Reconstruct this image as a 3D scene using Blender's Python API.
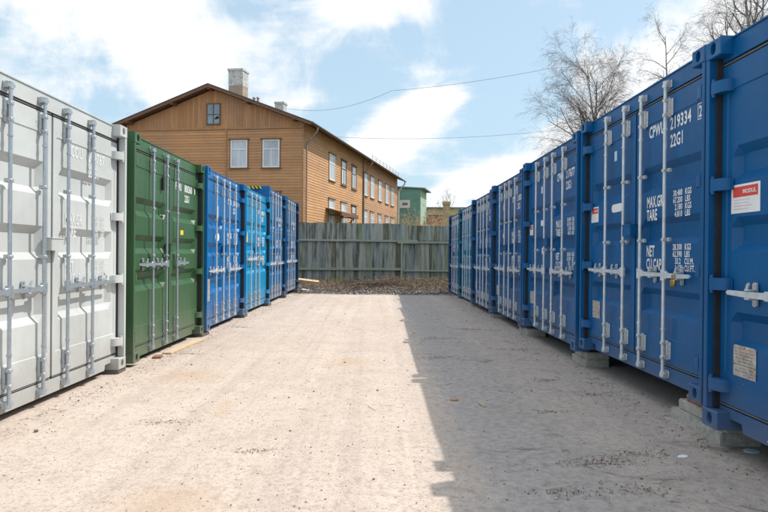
import bpy, bmesh, math, random
from mathutils import Vector, Matrix, noise
R = math.radians
PI = math.pi
S = bpy.context.scene
C = S.collection
for o in list(bpy.data.objects):
    bpy.data.objects.remove(o)

# ------------------------------------------------------------ camera
cam = bpy.data.cameras.new('camera')
cam.lens = 25.78
cam.sensor_width = 36
cam.clip_start = 0.05
cam.clip_end = 5000
co = bpy.data.objects.new('camera', cam)
C.objects.link(co)
co.matrix_world = (Matrix.Translation((0, 0, 1.3)) @ Matrix.Rotation(R(-0.42), 4, 'Z')
                   @ Matrix.Rotation(R(90 - 0.21), 4, 'X') @ Matrix.Rotation(R(0.5), 4, 'Z'))
S.camera = co

# ------------------------------------------------------------ light
SUN_EL, SUN_AZ = 53.3, 19.0      # elevation; azimuth measured from +X towards +Y
W = bpy.data.worlds.new('World')
S.world = W
W.use_nodes = True
nt = W.node_tree
N, L = nt.nodes, nt.links
N.clear()


def nd(nt, t, **k):
    n = nt.nodes.new(t)
    for a, v in k.items():
        if a == 'inp':
            for i, x in v.items():
                n.inputs[i].default_value = x
        else:
            setattr(n, a, v)
    return n


def mth(nt, op, a, b=None, c=None, clamp=False):
    n = nt.nodes.new('ShaderNodeMath')
    n.operation = op
    n.use_clamp = clamp
    for i, v in enumerate((a, b, c)):
        if v is None:
            continue
        if isinstance(v, (int, float)):
            n.inputs[i].default_value = v
        else:
            nt.links.new(v, n.inputs[i])
    return n.outputs[0]


sky = nd(nt, 'ShaderNodeTexSky', sky_type='NISHITA', sun_disc=False, sun_elevation=R(SUN_EL),
         sun_rotation=R(90 - SUN_AZ), air_density=1.0, dust_density=1.4, ozone_density=1.2)
tc = nd(nt, 'ShaderNodeTexCoord')
sx = nd(nt, 'ShaderNodeSeparateXYZ')
L.new(tc.outputs['Generated'], sx.inputs[0])
az = mth(nt, 'ARCTAN2', sx.outputs[0], sx.outputs[1])
el = mth(nt, 'ARCSINE', sx.outputs[2])
# wispy distortion of the direction
zz = mth(nt, 'ADD', mth(nt, 'MAXIMUM', sx.outputs[2], 0.0), 0.12)
cu = mth(nt, 'DIVIDE', sx.outputs[0], zz)
cv = mth(nt, 'DIVIDE', sx.outputs[1], zz)
cx = nd(nt, 'ShaderNodeCombineXYZ')
L.new(cu, cx.inputs[0]); L.new(cv, cx.inputs[1])
mp = nd(nt, 'ShaderNodeMapping')
mp.inputs['Rotation'].default_value = (0, 0, R(28))
mp.inputs['Scale'].default_value = (0.55, 1.5, 1)
L.new(cx.outputs[0], mp.inputs[0])
n1 = nd(nt, 'ShaderNodeTexNoise', inp={'Scale': 1.25, 'Detail': 9.0, 'Roughness': 0.6, 'Distortion': 0.35})
L.new(mp.outputs[0], n1.inputs['Vector'])
n2 = nd(nt, 'ShaderNodeTexNoise', inp={'Scale': 5.5, 'Detail': 8.0, 'Roughness': 0.62, 'Distortion': 0.6})
L.new(tc.outputs['Generated'], n2.inputs['Vector'])
nn1 = mth(nt, 'SUBTRACT', n1.outputs['Fac'], 0.5)
nn2 = mth(nt, 'SUBTRACT', n2.outputs['Fac'], 0.5)
# cloud masses: azimuth, elevation, radii, tilt (degrees), weight
clouds = [(-22.5, 20.5, 11.5, 5.8, -10, 1.15), (-30, 10.5, 9, 2.2, -18, .55), (-33, 22.5, 7, 2.2, -8, .4), (-16, 12.5, 6, 2.2, -12, .5),
          (1.8, 13.0, 5.2, 2.5, 26, 1.3), (6.0, 15.8, 3.2, 1.2, 10, .9), (-1.0, 9.8, 4, 1.8, 0, .7),
          (-0.5, 24.2, 6.0, 2.0, 6, .95), (11, 7.6, 6.5, 1.2, 16, .95), (18, 11, 9, 2.2, 22, .75), (4, 3.2, 14, 1.5, 4, .6),
          (27, 17.5, 9, 4.0, 25, 1.0), (-8.5, 15.5, 3, 1.0, 10, .35),
          (-70, 20, 22, 9, 0, 1.0), (80, 22, 26, 8, 0, .9), (150, 25, 30, 10, 0, 1.0), (-140, 28, 30, 11, 0, 1.0)]
tot = None
for (a, e, ra, re, tl, w) in clouds:
    da = mth(nt, 'SUBTRACT', az, R(a)); de = mth(nt, 'SUBTRACT', el, R(e))
    ct, st = math.cos(R(tl)), math.sin(R(tl))
    u = mth(nt, 'ADD', mth(nt, 'MULTIPLY', da, ct / R(ra)), mth(nt, 'MULTIPLY', de, st / R(ra)))
    v = mth(nt, 'ADD', mth(nt, 'MULTIPLY', da, -st / R(re)), mth(nt, 'MULTIPLY', de, ct / R(re)))
    d2 = mth(nt, 'ADD', mth(nt, 'MULTIPLY', u, u), mth(nt, 'MULTIPLY', v, v))
    g = mth(nt, 'MULTIPLY', mth(nt, 'DIVIDE', 1.0, mth(nt, 'ADD', mth(nt, 'MULTIPLY', mth(nt, 'MULTIPLY', d2, d2), 1.0), 1.0)), w)
    tot = g if tot is None else mth(nt, 'ADD', tot, g)
hi = mth(nt, 'MULTIPLY', mth(nt, 'SUBTRACT', el, R(33)), 1.8, clamp=True)
tot = mth(nt, 'ADD', tot, hi)
val = mth(nt, 'ADD', tot, mth(nt, 'ADD', mth(nt, 'MULTIPLY', nn1, 1.5), mth(nt, 'MULTIPLY', nn2, 2.6)))
mr = nd(nt, 'ShaderNodeMapRange', interpolation_type='SMOOTHSTEP')
L.new(val, mr.inputs['Value'])
mr.inputs['From Min'].default_value = 0.27
mr.inputs['From Max'].default_value = 0.98
# pale summer haze in the clear parts, denser towards the horizon
veil = mth(nt, 'ADD', mth(nt, 'MULTIPLY', mth(nt, 'SUBTRACT', 1.0, mth(nt, 'MULTIPLY', el, 1.3, clamp=True)), 0.35), 0.55)
hz_ = nd(nt, 'ShaderNodeMix', data_type='RGBA')
L.new(veil, hz_.inputs['Factor'])
L.new(sky.outputs[0], hz_.inputs['A'])
hz_.inputs['B'].default_value = (2.75, 3.75, 4.4, 1)
mix = nd(nt, 'ShaderNodeMix', data_type='RGBA')
L.new(mr.outputs[0], mix.inputs['Factor'])
L.new(hz_.outputs['Result'], mix.inputs['A'])
# unseen high clouds, brightened with elevation to lift the fill light in shade
zb = mth(nt, 'ADD', 1.0, mth(nt, 'MULTIPLY', mth(nt, 'MULTIPLY', mth(nt, 'SUBTRACT', el, R(28)), 1.8, clamp=True), .7))
cc = nd(nt, 'ShaderNodeVectorMath', operation='SCALE')
cc.inputs[0].default_value = (5.1, 5.2, 5.3)
L.new(zb, cc.inputs['Scale'])
L.new(cc.outputs[0], mix.inputs['B'])
bg = nd(nt, 'ShaderNodeBackground')
bg.inputs['Strength'].default_value = 0.145
L.new(mix.outputs['Result'], bg.inputs['Color'])
wo = nd(nt, 'ShaderNodeOutputWorld')
L.new(bg.outputs[0], wo.inputs[0])

sl = bpy.data.lights.new('sun', 'SUN')
sl.energy = 3.1
sl.angle = R(0.5)
sl.color = (1.0, 0.945, 0.87)
so = bpy.data.objects.new('sun', sl)
C.objects.link(so)
sd = Vector((math.cos(R(SUN_AZ)) * math.cos(R(SUN_EL)), math.sin(R(SUN_AZ)) * math.cos(R(SUN_EL)), math.sin(R(SUN_EL))))
so.rotation_euler = sd.to_track_quat('Z', 'Y').to_euler()
so.location = (12, 5, 20)
S.render.engine = 'CYCLES'
S.view_settings.view_transform = 'Standard'
S.view_settings.look = 'None'
S.view_settings.exposure = 0.5
S.view_settings.gamma = 1
S.view_settings.use_curve_mapping = False
S.cycles.max_bounces = 8
S.cycles.diffuse_bounces = 4


# ------------------------------------------------------------ materials
def newmat(name):
    m = bpy.data.materials.new(name)
    m.use_nodes = True
    t = m.node_tree
    return m, t, t.nodes['Principled BSDF']


def ramp(t, src, stops):
    r = t.nodes.new('ShaderNodeValToRGB')
    e = r.color_ramp.elements
    while len(e) < len(stops):
        e.new(0.5)
    for i, (p, c) in enumerate(stops):
        e[i].position = p
        e[i].color = (c[0], c[1], c[2], 1) if len(c) == 3 else c
    t.links.new(src, r.inputs[0])
    return r.outputs[0]


def noise_tex(t, vec, scale, detail=5, rough=.6, stretch=None, rot=None, dist=0):
    if stretch or rot:
        m = t.nodes.new('ShaderNodeMapping')
        if stretch: m.inputs['Scale'].default_value = stretch
        if rot: m.inputs['Rotation'].default_value = rot
        t.links.new(vec, m.inputs[0])
        vec = m.outputs[0]
    n = t.nodes.new('ShaderNodeTexNoise')
    n.inputs['Scale'].default_value = scale
    n.inputs['Detail'].default_value = detail
    n.inputs['Roughness'].default_value = rough
    n.inputs['Distortion'].default_value = dist
    t.links.new(vec, n.inputs['Vector'])
    return n.outputs['Fac']


def mixc(t, fac, a, b, mode='MIX'):
    n = t.nodes.new('ShaderNodeMix')
    n.data_type = 'RGBA'
    n.blend_type = mode
    for nm, v in (('Factor', fac), ('A', a), ('B', b)):
        if isinstance(v, (int, float)):
            n.inputs[nm].default_value = v
        elif isinstance(v, tuple):
            n.inputs[nm].default_value = (v[0], v[1], v[2], 1)
        else:
            t.links.new(v, n.inputs[nm])
    return n.outputs['Result']


def bump(t, b, h, strength=.3, dist=.01):
    n = t.nodes.new('ShaderNodeBump')
    n.inputs['Strength'].default_value = strength
    n.inputs['Distance'].default_value = dist
    t.links.new(h, n.inputs['Height'])
    t.links.new(n.outputs[0], b.inputs['Normal'])


MC = {}


def paint(col, rough=.42, seed=0.0):
    """container paint: slight fading, chalky patches, dirt runs, chips with rust"""
    k = ('paint', col, rough)
    if k in MC: return MC[k]
    m, t, b = newmat('container_paint')
    tcn = t.nodes.new('ShaderNodeTexCoord')
    oi = t.nodes.new('ShaderNodeObjectInfo')
    add = t.nodes.new('ShaderNodeVectorMath'); add.operation = 'ADD'
    geo = t.nodes.new('ShaderNodeNewGeometry')
    t.links.new(geo.outputs['Position'], add.inputs[0])
    add.inputs[1].default_value = (seed, seed * 2, 0)
    v = add.outputs[0]
    f1 = noise_tex(t, v, 1.1, 6, .6)
    c = mixc(t, ramp(t, f1, [(.35, (0, 0, 0)), (.7, (1, 1, 1))]), tuple(x * .88 for x in col), tuple(min(1, x * 1.12 + .001) for x in col))
    f2 = noise_tex(t, v, 7.0, 6, .65, stretch=(1, 1, .12))
    c = mixc(t, ramp(t, f2, [(.55, (0, 0, 0)), (.8, (.5, .5, .5))]), c, tuple(x * .8 + .010 for x in col))
    f3 = noise_tex(t, v, 26.0, 8, .7)
    c = mixc(t, ramp(t, f3, [(.70, (0, 0, 0)), (.74, (.75, .75, .75))]), c, (.085, .045, .028))
    f5 = noise_tex(t, v, 70.0, 4, .6, stretch=(1, 1, .35))
    c = mixc(t, ramp(t, f5, [(.66, (0, 0, 0)), (.72, (.3, .3, .3))]), c, tuple(x * 1.2 + .02 for x in col))
    # rust freckles along welded seams and lower edges
    f6 = noise_tex(t, v, 12.0, 9, .78, stretch=(1, 1, .55))
    c = mixc(t, ramp(t, f6, [(.655, (0, 0, 0)), (.69, (.85, .85, .85))]), c, (.15, .065, .03))
    f7 = noise_tex(t, v, 2.4, 7, .7, stretch=(1.6, 1.6, .10))
    c = mixc(t, ramp(t, f7, [(.54, (0, 0, 0)), (.70, (.30, .30, .30))]), c, tuple(x * .55 + .012 for x in col))
    # road dust thrown on the lowest part
    tcs = t.nodes.new('ShaderNodeSeparateXYZ'); t.links.new(geo.outputs['Position'], tcs.inputs[0])
    lowd = ramp(t, mth(t, 'ADD', tcs.outputs[2], mth(t, 'MULTIPLY', f1, .5)), [(.25, (.42, .42, .42)), (.75, (0, 0, 0))])
    c = mixc(t, lowd, c, (.27, .235, .20))
    t.links.new(c, b.inputs['Base Color'])
    t.links.new(mth(t, 'ADD', mth(t, 'MULTIPLY', f2, .25), rough - .1), b.inputs['Roughness'])
    b.inputs['Specular IOR Level'].default_value = .34
    f4 = noise_tex(t, v, 3.2, 3, .5)
    bump(t, b, mth(t, 'ADD', f4, mth(t, 'MULTIPLY', f3, .06)), .35, .02)
    MC[k] = m
    return m


def simple(name, col, rough=.6, metal=0.0, var=.15, scale=8, bmp=0.0, stretch=None):
    k = (name, col)
    if k in MC: return MC[k]
    m, t, b = newmat(name)
    g = t.nodes.new('ShaderNodeNewGeometry')
    f = noise_tex(t, g.outputs['Position'], scale, 6, .62, stretch=stretch)
    c = mixc(t, ramp(t, f, [(.3, (0, 0, 0)), (.7, (1, 1, 1))]), tuple(x * (1 - var) for x in col), tuple(min(1, x * (1 + var)) for x in col))
    t.links.new(c, b.inputs['Base Color'])
    b.inputs['Roughness'].default_value = rough
    b.inputs['Metallic'].default_value = metal
    if bmp:
        bump(t, b, f, bmp, .01)
    MC[k] = m
    return m


def wood(name, base, dark, axis='x', island=.35, grain=1.0, grey=None, streak=0.25, rough=.75):
    k = (name,)
    if k in MC: return MC[k]
    m, t, b = newmat(name)
    tcn = t.nodes.new('ShaderNodeTexCoord')
    g = t.nodes.new('ShaderNodeNewGeometry')
    st = {'x': (.6, .6, 14), 'z': (14, 14, .6)}[axis]
    f = noise_tex(t, tcn.outputs['Object'], 2.2, 7, .65, stretch=st)
    c = mixc(t, ramp(t, f, [(.3, (0, 0, 0)), (.72, (1, 1, 1))]), dark, base)
    ri = g.outputs['Random Per Island']
    c2 = mixc(t, mth(t, 'MULTIPLY', ri, island), c, dark)
    fl = noise_tex(t, tcn.outputs['Object'], .55, 5, .6)
    c2 = mixc(t, ramp(t, fl, [(.38, (0, 0, 0)), (.75, (streak, streak, streak))]), c2, grey or tuple(x * .55 for x in dark))
    f3 = noise_tex(t, tcn.outputs['Object'], 3.0, 6, .7, stretch=(1, 1, .18))
    c2 = mixc(t, ramp(t, f3, [(.56, (0, 0, 0)), (.78, (.45, .45, .45))]), c2, tuple(x * .6 for x in dark))
    t.links.new(c2, b.inputs['Base Color'])
    b.inputs['Roughness'].default_value = rough
    bump(t, b, f, .4 * grain, .008)
    MC[k] = m
    return m


galv = simple('galvanised_steel', (.62, .655, .68), .34, .3, .16, 14)
galvb = simple('bluish_galvanised_steel', (.42, .47, .52), .36, .55, .12, 30)
zincb = simple('aged_zinc_hardware', (.42, .45, .47), .45, .4, .25, 60)
zinc = simple('zinc_hardware', (.54, .56, .57), .42, .25, .16, 60)
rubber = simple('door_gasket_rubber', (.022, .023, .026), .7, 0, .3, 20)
brass = simple('padlock_brass', (.40, .25, .07), .4, .8, .2, 40)
white_ink = simple('white_marking', (.80, .81, .82), .6, 0, .06, 30)
lowk = {}
concrete = simple('block_concrete', (.38, .36, .325), .95, 0, .30, 30, .35)
darkwood = simple('old_timber_block', (.13, .11, .095), .85, 0, .35, 9, .5, (1, 6, 6))
redwood = simple('reddish_timber_plank', (.26, .13, .08), .8, 0, .3, 9, .5, (6, 1, 6))
palewood = simple('pale_sawn_timber', (.55, .42, .28), .8, 0, .2, 9, .4, (6, 1, 6))
glass_m, _t, _b = newmat('window_glass')
_b.inputs['Base Color'].default_value = (.16, .19, .22, 1)
_b.inputs['Roughness'].default_value = .05
_b.inputs['Specular IOR Level'].default_value = .9
curtain = simple('curtained_window_pane', (.50, .54, .57), .12, 0, .25, 1.6, 0, (1, 1, .3))
whitepaint = simple('white_window_paint', (.78, .78, .76), .5, 0, .06, 6)
browntrim = simple('brown_painted_trim', (.16, .085, .045), .7, 0, .25, 8, .2)
roofmat = simple('dark_metal_roofing', (.10, .085, .075), .6, .2, .3, 3, .2)


# ------------------------------------------------------------ mesh helpers
class MB:
    def __init__(s):
        s.v, s.f, s.m = [], [], []

    def add(s, vs, fs, mi=0):
        o = len(s.v)
        s.v += [tuple(p) for p in vs]
        s.f += [tuple(i + o for i in f) for f in fs]
        s.m += [mi] * len(fs)
        return s

    def box(s, x0, x1, y0, y1, z0, z1, mi=0, b=0.0):
        if b:
            bm = bmesh.new()
            bmesh.ops.create_cube(bm, size=1)
            for v in bm.verts:
                v.co = Vector(((x0 + x1) / 2 + v.co.x * (x1 - x0), (y0 + y1) / 2 + v.co.y * (y1 - y0), (z0 + z1) / 2 + v.co.z * (z1 - z0)))
            bmesh.ops.bevel(bm, geom=bm.edges[:], offset=b, segments=1, affect='EDGES')
            bm.verts.index_update()
            s.add([v.co[:] for v in bm.verts], [[v.index for v in f.verts] for f in bm.faces], mi)
            bm.free()
            return s
        vs = [(x0, y0, z0), (x1, y0, z0), (x1, y1, z0), (x0, y1, z0), (x0, y0, z1), (x1, y0, z1), (x1, y1, z1), (x0, y1, z1)]
        return s.add(vs, [(0, 3, 2, 1), (4, 5, 6, 7), (0, 1, 5, 4), (1, 2, 6, 5), (2, 3, 7, 6), (3, 0, 4, 7)], mi)

    def prism(s, pts, axis, a, b, mi=0):
        """closed polygon pts (2D) extruded along axis between a and b"""
        def mk(p, w):
            return {'x': (w, p[0], p[1]), 'y': (p[0], w, p[1]), 'z': (p[0], p[1], w)}[axis]
        n = len(pts)
        vs = [mk(p, a) for p in pts] + [mk(p, b) for p in pts]
        fs = [tuple(range(n))[::-1], tuple(range(n, 2 * n))] + [(i, (i + 1) % n, n + (i + 1) % n, n + i) for i in range(n)]
        return s.add(vs, fs, mi)

    def tube(s, p0, p1, r0, r1=None, n=10, mi=0, caps=True):
        r1 = r0 if r1 is None else r1
        p0, p1 = Vector(p0), Vector(p1)
        d = (p1 - p0).normalized()
        a = d.orthogonal().normalized(); b = d.cross(a)
        vs = []
        for (p, r) in ((p0, r0), (p1, r1)):
            for i in range(n):
                t = 2 * PI * i / n
                vs.append(p + (a * math.cos(t) + b * math.sin(t)) * r)
        fs = [(i, (i + 1) % n, n + (i + 1) % n, n + i) for i in range(n)]
        if caps:
            fs += [tuple(range(n))[::-1], tuple(range(n, 2 * n))]
        return s.add(vs, fs, mi)

    def mesh(s, name, mats, smooth=None):
        me = bpy.data.meshes.new(name)
        me.from_pydata(s.v, [], s.f)
        for m in (mats if isinstance(mats, (list, tuple)) else [mats]):
            me.materials.append(m)
        me.polygons.foreach_set('material_index', s.m)
        bm = bmesh.new(); bm.from_mesh(me)
        bmesh.ops.recalc_face_normals(bm, faces=bm.faces)
        bm.to_mesh(me); bm.free()
        if smooth is not None:
            me.shade_smooth()
            try:
                me.set_sharp_from_angle(angle=R(smooth))
            except Exception:
                pass
        me.update()
        return me

    def obj(s, name, mats, parent=None, smooth=None):
        return link(name, s.mesh(name, mats, smooth), parent)


def link(name, me, parent=None, loc=None):
    o = bpy.data.objects.new(name, me)
    C.objects.link(o)
    if parent is not None: o.parent = parent
    if loc is not None: o.location = loc
    return o


def tag(o, label=None, cat=None, group=None, kind=None):
    if label: o['label'] = label
    if cat: o['category'] = cat
    if group: o['group'] = group
    if kind: o['kind'] = kind
    return o


def empty(name, loc=(0, 0, 0), rz=0, label=None, cat=None, group=None):
    o = link(name, None)
    o.location = loc
    o.rotation_euler.z = rz
    o.empty_display_size = .3
    return tag(o, label, cat, group)


def text_mesh(items, depth=0.0):
    """items: (string, x, z, letter height, width factor) on the plane y=0, facing -y; one merged MB"""
    mb = MB()
    for (s, x, z, h, wf) in items:
        cu = bpy.data.curves.new('t', 'FONT')
        cu.body = s
        cu.size = h / .70
        cu.resolution_u = 2
        cu.offset = h * .034
        cu.space_character = 1.08
        ob = bpy.data.objects.new('t', cu)
        C.objects.link(ob)
        dg = bpy.context.evaluated_depsgraph_get()
        me = bpy.data.meshes.new_from_object(ob.evaluated_get(dg))
        mb.add([(x + v.co.x * wf, 0, z + v.co.y) for v in me.vertices], [tuple(p.vertices) for p in me.polygons])
        bpy.data.objects.remove(ob)
        bpy.data.curves.remove(cu)
        bpy.data.meshes.remove(me)
    return mb


# ------------------------------------------------------------ ground
def ground():
    def axis(a, b, st, lo, hi):
        v = []
        x = a
        while x < b - 1e-6:
            v.append(x); x += st
        v.append(b)
        s_ = st; x = b; out = []
        while x < hi:
            s_ *= 1.5; x += s_; out.append(min(x, hi))
        s_ = st; x = a; pre = []
        while x > lo:
            s_ *= 1.5; x -= s_; pre.append(max(x, lo))
        return pre[::-1] + v + out
    xs = axis(-4.2, 4.2, .07, -900, 900)
    ys = axis(1.0, 24, .09, -900, 1400)
    vs, fs = [], []
    for y in ys:
        for x in xs:
            z = 0
            if -6 < x < 7 and 0 < y < 26:
                z = (noise.noise((x * .5, y * .5, 0)) * .018 + noise.noise((x * 2.3, y * 2.3, 5)) * .007
                     + noise.noise((x * 7, y * 7, 9)) * .003)
                # rough bank of soil in front of the fence
                k = max(0, min(1, (y - (18.6 + .7 * noise.noise((x * .6, 3, 1)))) / 2.6))
                k = k * k * (3 - 2 * k)
                z += k * (.06 + .08 * noise.noise((x * 1.1, y * 1.1, 2)) + .05 * noise.noise((x * 4, y * 4, 7)))
            vs.append((x, y, z))
    nx = len(xs)
    for j in range(len(ys) - 1):
        for i in range(nx - 1):
            a = j * nx + i
            fs.append((a, a + 1, a + nx + 1, a + nx))
    m, t, b = newmat('yard_ground')
    g = t.nodes.new('ShaderNodeNewGeometry')
    P = g.outputs['Position']
    big = noise_tex(t, P, .55, 6, .6)
    mid = noise_tex(t, P, 3.2, 7, .65)
    fine = noise_tex(t, P, 55, 5, .7)
    c = mixc(t, ramp(t, big, [(.32, (0, 0, 0)), (.68, (1, 1, 1))]), (.505, .415, .35), (.565, .475, .41))
    c = mixc(t, ramp(t, mid, [(.36, (.45, .45, .45)), (.56, (0, 0, 0))]), c, (.42, .335, .275))
    # sandy drifts
    sand = noise_tex(t, P, 1.3, 4, .55, stretch=(1, .55, 1), dist=.6)
    c = mixc(t, ramp(t, sand, [(.62, (0, 0, 0)), (.74, (.75, .75, .75))]), c, (.47, .34, .22))
    # darker damp/organic smears
    sm = noise_tex(t, P, 2.1, 8, .72, stretch=(.7, 1.2, 1), dist=.8)
    c = mixc(t, ramp(t, sm, [(.58, (0, 0, 0)), (.72, (.4, .4, .4))]), c, (.30, .25, .21))
    # faint tyre tracks running up the yard
    tr_ = noise_tex(t, P, 1.0, 5, .6, stretch=(4.2, .10, 1), dist=.25)
    c = mixc(t, ramp(t, tr_, [(.52, (0, 0, 0)), (.62, (.38, .38, .38))]), c, (.40, .335, .285))
    c = mixc(t, ramp(t, tr_, [(.34, (.35, .35, .35)), (.44, (0, 0, 0))]), c, (.66, .56, .48))
    c = mixc(t, ramp(t, fine, [(.34, (.7, .7, .7)), (.48, (0, 0, 0))]), c, (.26, .215, .18))
    c = mixc(t, ramp(t, fine, [(.54, (0, 0, 0)), (.68, (.35, .35, .35))]), c, (.64, .57, .50))
    med = noise_tex(t, P, 17, 6, .7)
    c = mixc(t, ramp(t, med, [(.36, (.5, .5, .5)), (.5, (0, 0, 0))]), c, (.30, .25, .21))
    vor = t.nodes.new('ShaderNodeTexVoronoi'); vor.inputs['Scale'].default_value = 42
    vor.inputs['Randomness'].default_value = 1
    t.links.new(P, vor.inputs['Vector'])
    vs_ = t.nodes.new('ShaderNodeSeparateColor'); t.links.new(vor.outputs['Color'], vs_.inputs[0])
    dots = mth(t, 'MULTIPLY', mth(t, 'LESS_THAN', vor.outputs['Distance'], .20), mth(t, 'GREATER_THAN', vs_.outputs[0], .86))
    c = mixc(t, mth(t, 'MULTIPLY', dots, .8), c, (.16, .13, .12))
    # asphalt-grey strip fitted to the right row's shadow, painting its shade greyer and darker
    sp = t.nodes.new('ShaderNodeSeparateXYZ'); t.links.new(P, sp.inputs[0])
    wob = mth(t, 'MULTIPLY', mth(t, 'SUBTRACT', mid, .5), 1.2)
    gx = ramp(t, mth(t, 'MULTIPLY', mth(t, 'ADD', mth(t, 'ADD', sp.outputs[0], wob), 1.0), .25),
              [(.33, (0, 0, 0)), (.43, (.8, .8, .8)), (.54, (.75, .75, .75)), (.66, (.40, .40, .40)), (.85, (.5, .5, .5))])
    asp_shade = mixc(t, ramp(t, med, [(.35, (0, 0, 0)), (.62, (1, 1, 1))]), (.235, .225, .22), (.36, .34, .325))
    c = mixc(t, gx, c, asp_shade)
    # dark tar and dirt blotches on the right-hand side
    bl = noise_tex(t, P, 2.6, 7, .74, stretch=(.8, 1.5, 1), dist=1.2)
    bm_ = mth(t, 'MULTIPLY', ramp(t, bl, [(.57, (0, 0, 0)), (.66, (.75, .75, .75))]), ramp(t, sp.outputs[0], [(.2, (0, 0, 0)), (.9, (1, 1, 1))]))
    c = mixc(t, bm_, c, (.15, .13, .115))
    # brown sandy patches
    for (qx, qy, qr) in ((-1.08, 2.80, .42), (-2.0, 5.8, .5), (-.35, 6.6, .45)):
        vd = t.nodes.new('ShaderNodeVectorMath'); vd.operation = 'DISTANCE'
        t.links.new(P, vd.inputs[0]); vd.inputs[1].default_value = (qx, qy, 0)
        dd = mth(t, 'ADD', mth(t, 'DIVIDE', vd.outputs['Value'], qr), mth(t, 'MULTIPLY', mth(t, 'SUBTRACT', med, .5), 1.6))
        c = mixc(t, ramp(t, dd, [(.2, (.55, .55, .55)), (.95, (0, 0, 0))]), c, (.44, .32, .225))
    # dark soil by the fence
    wy = mth(t, 'ADD', sp.outputs[1], mth(t, 'MULTIPLY', mth(t, 'SUBTRACT', mid, .5), 1.5))
    soil = ramp(t, mth(t, 'MULTIPLY', mth(t, 'SUBTRACT', wy, 17.3), .8), [(0, (0, 0, 0)), (.5, (1, 1, 1))])
    cs = mixc(t, ramp(t, noise_tex(t, P, 9, 8, .75), [(.35, (0, 0, 0)), (.65, (1, 1, 1))]), (.05, .042, .036), (.17, .145, .125))
    c = mixc(t, soil, c, cs)
    far = ramp(t, mth(t, 'MULTIPLY', mth(t, 'SUBTRACT', sp.outputs[1], 25), .2), [(0, (0, 0, 0)), (1, (1, 1, 1))])
    c = mixc(t, far, c, (.10, .11, .05))
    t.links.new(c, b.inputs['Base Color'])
    b.inputs['Roughness'].default_value = .95
    b.inputs['Specular IOR Level'].default_value = .2
    h = mth(t, 'ADD', mth(t, 'MULTIPLY', fine, .6), mth(t, 'ADD', mth(t, 'MULTIPLY', mid, .8), mth(t, 'MULTIPLY', noise_tex(t, P, 160, 3, .6), .35)))
    bump(t, b, h, .55, .018)
    me = bpy.data.meshes.new('ground')
    me.from_pydata(vs, [], fs)
    me.materials.append(m)
    me.shade_smooth()
    return tag(link('ground', me), kind='structure')


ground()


# ------------------------------------------------------------ containers
WD, LEN = 2.438, 6.058
HW = WD / 2
YD = .085           # door plane behind the face of the corner castings
DW = 1.145          # width of one door leaf


def casting(x0, z0):
    """corner casting with its oval hole, front at y=0"""
    mb = MB()
    w, h, dp = .162, .118, .178
    cx_, cz = x0 + w / 2, z0 + h / 2
    n = 20
    def ring(hw, hh, y, oval=False):
        out = []
        for i in range(n):
            a = 2 * PI * (i + .5) / n
            c_, s_ = math.cos(a), math.sin(a)
            if oval:
                out.append((cx_ + hw * c_, y, cz + hh * (math.copysign(abs(s_) ** .8, s_))))
            else:
                k = 1 / max(abs(c_), abs(s_))
                out.append((cx_ + hw * c_ * k, y, cz + hh * s_ * k))
        return out
    rings = [ring(.026, .036, .05, True), ring(.028, .040, .001, True), ring(.030, .042, 0, True),
             ring(w / 2 - .006, h / 2 - .006, 0), ring(w / 2, h / 2, .006), ring(w / 2, h / 2, dp)]
    # push square rings to true corners
    for r_, hw, hh in ((rings[3], w / 2 - .006, h / 2 - .006), (rings[4], w / 2, h / 2), (rings[5], w / 2, h / 2)):
        for sx_ in (-1, 1):
            for sz_ in (-1, 1):
                j = min(range(n), key=lambda i: (r_[i][0] - cx_ - sx_ * hw) ** 2 + (r_[i][2] - cz - sz_ * hh) ** 2)
                r_[j] = (cx_ + sx_ * hw, r_[j][1], cz + sz_ * hh)
    vs = [p for r_ in rings for p in r_]
    fs = []
    for k in range(len(rings) - 1):
        for i in range(n):
            fs.append((k * n + i, k * n + (i + 1) % n, (k + 1) * n + (i + 1) % n, (k + 1) * n + i))
    mb.add(vs, fs)
    mb.add(rings[0], [tuple(range(n))], 1)
    mb.add(rings[5], [tuple(range(n))])
    return mb


def door_panel(x0, x1, z0, z1, grooves, half, dep=.042):
    """door leaf: tall frame members, a thin stepped joint, and a sheet pressed with shallow horizontal troughs"""
    mb = MB()
    fr = .045
    sz0, sz1 = .375, z1 - .165
    xs = [x0 + fr, x0 + fr + .006, x0 + fr + .05, x0 + fr + .05 + .055, x1 - fr - .05 - .055, x1 - fr - .05, x1 - fr - .006, x1 - fr]
    zs = [(sz0, 0), (sz0 + .006, 0)]
    for c in sorted(grooves):
        sl_ = .068
        zs += [(c - half, 0), (c - half + sl_, 1), (c + half - sl_, 1), (c + half, 0)]
    zs += [(sz1 - .006, 0), (sz1, 0)]
    vs, fs = [], []
    y_s = YD + .007
    for j, (z, g) in enumerate(zs):
        for i, x in enumerate(xs):
            y = y_s
            if j in (0, len(zs) - 1) or i in (0, 7):
                y = YD
            elif g and 3 <= i <= 4:
                y = y_s + dep
            vs.append((x, y, z))
    nx = len(xs)
    for j in range(len(zs) - 1):
        for i in range(nx - 1):
            a = j * nx + i
            fs.append((a, a + 1, a + nx + 1, a + nx))
    mb.add(vs, fs)
    # frame ring (four members), butted
    mb.box(x0, x0 + fr, YD, YD + .05, z0, z1)
    mb.box(x1 - fr, x1, YD, YD + .05, z0, z1)
    mb.box(x0 + fr, x1 - fr, YD, YD + .05, z0, sz0)
    mb.box(x0 + fr, x1 - fr, YD, YD + .05, sz1, z1)
    mb.box(x0 + fr, x1 - fr, YD + .055, YD + .06, sz0, sz1)
    return mb


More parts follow.
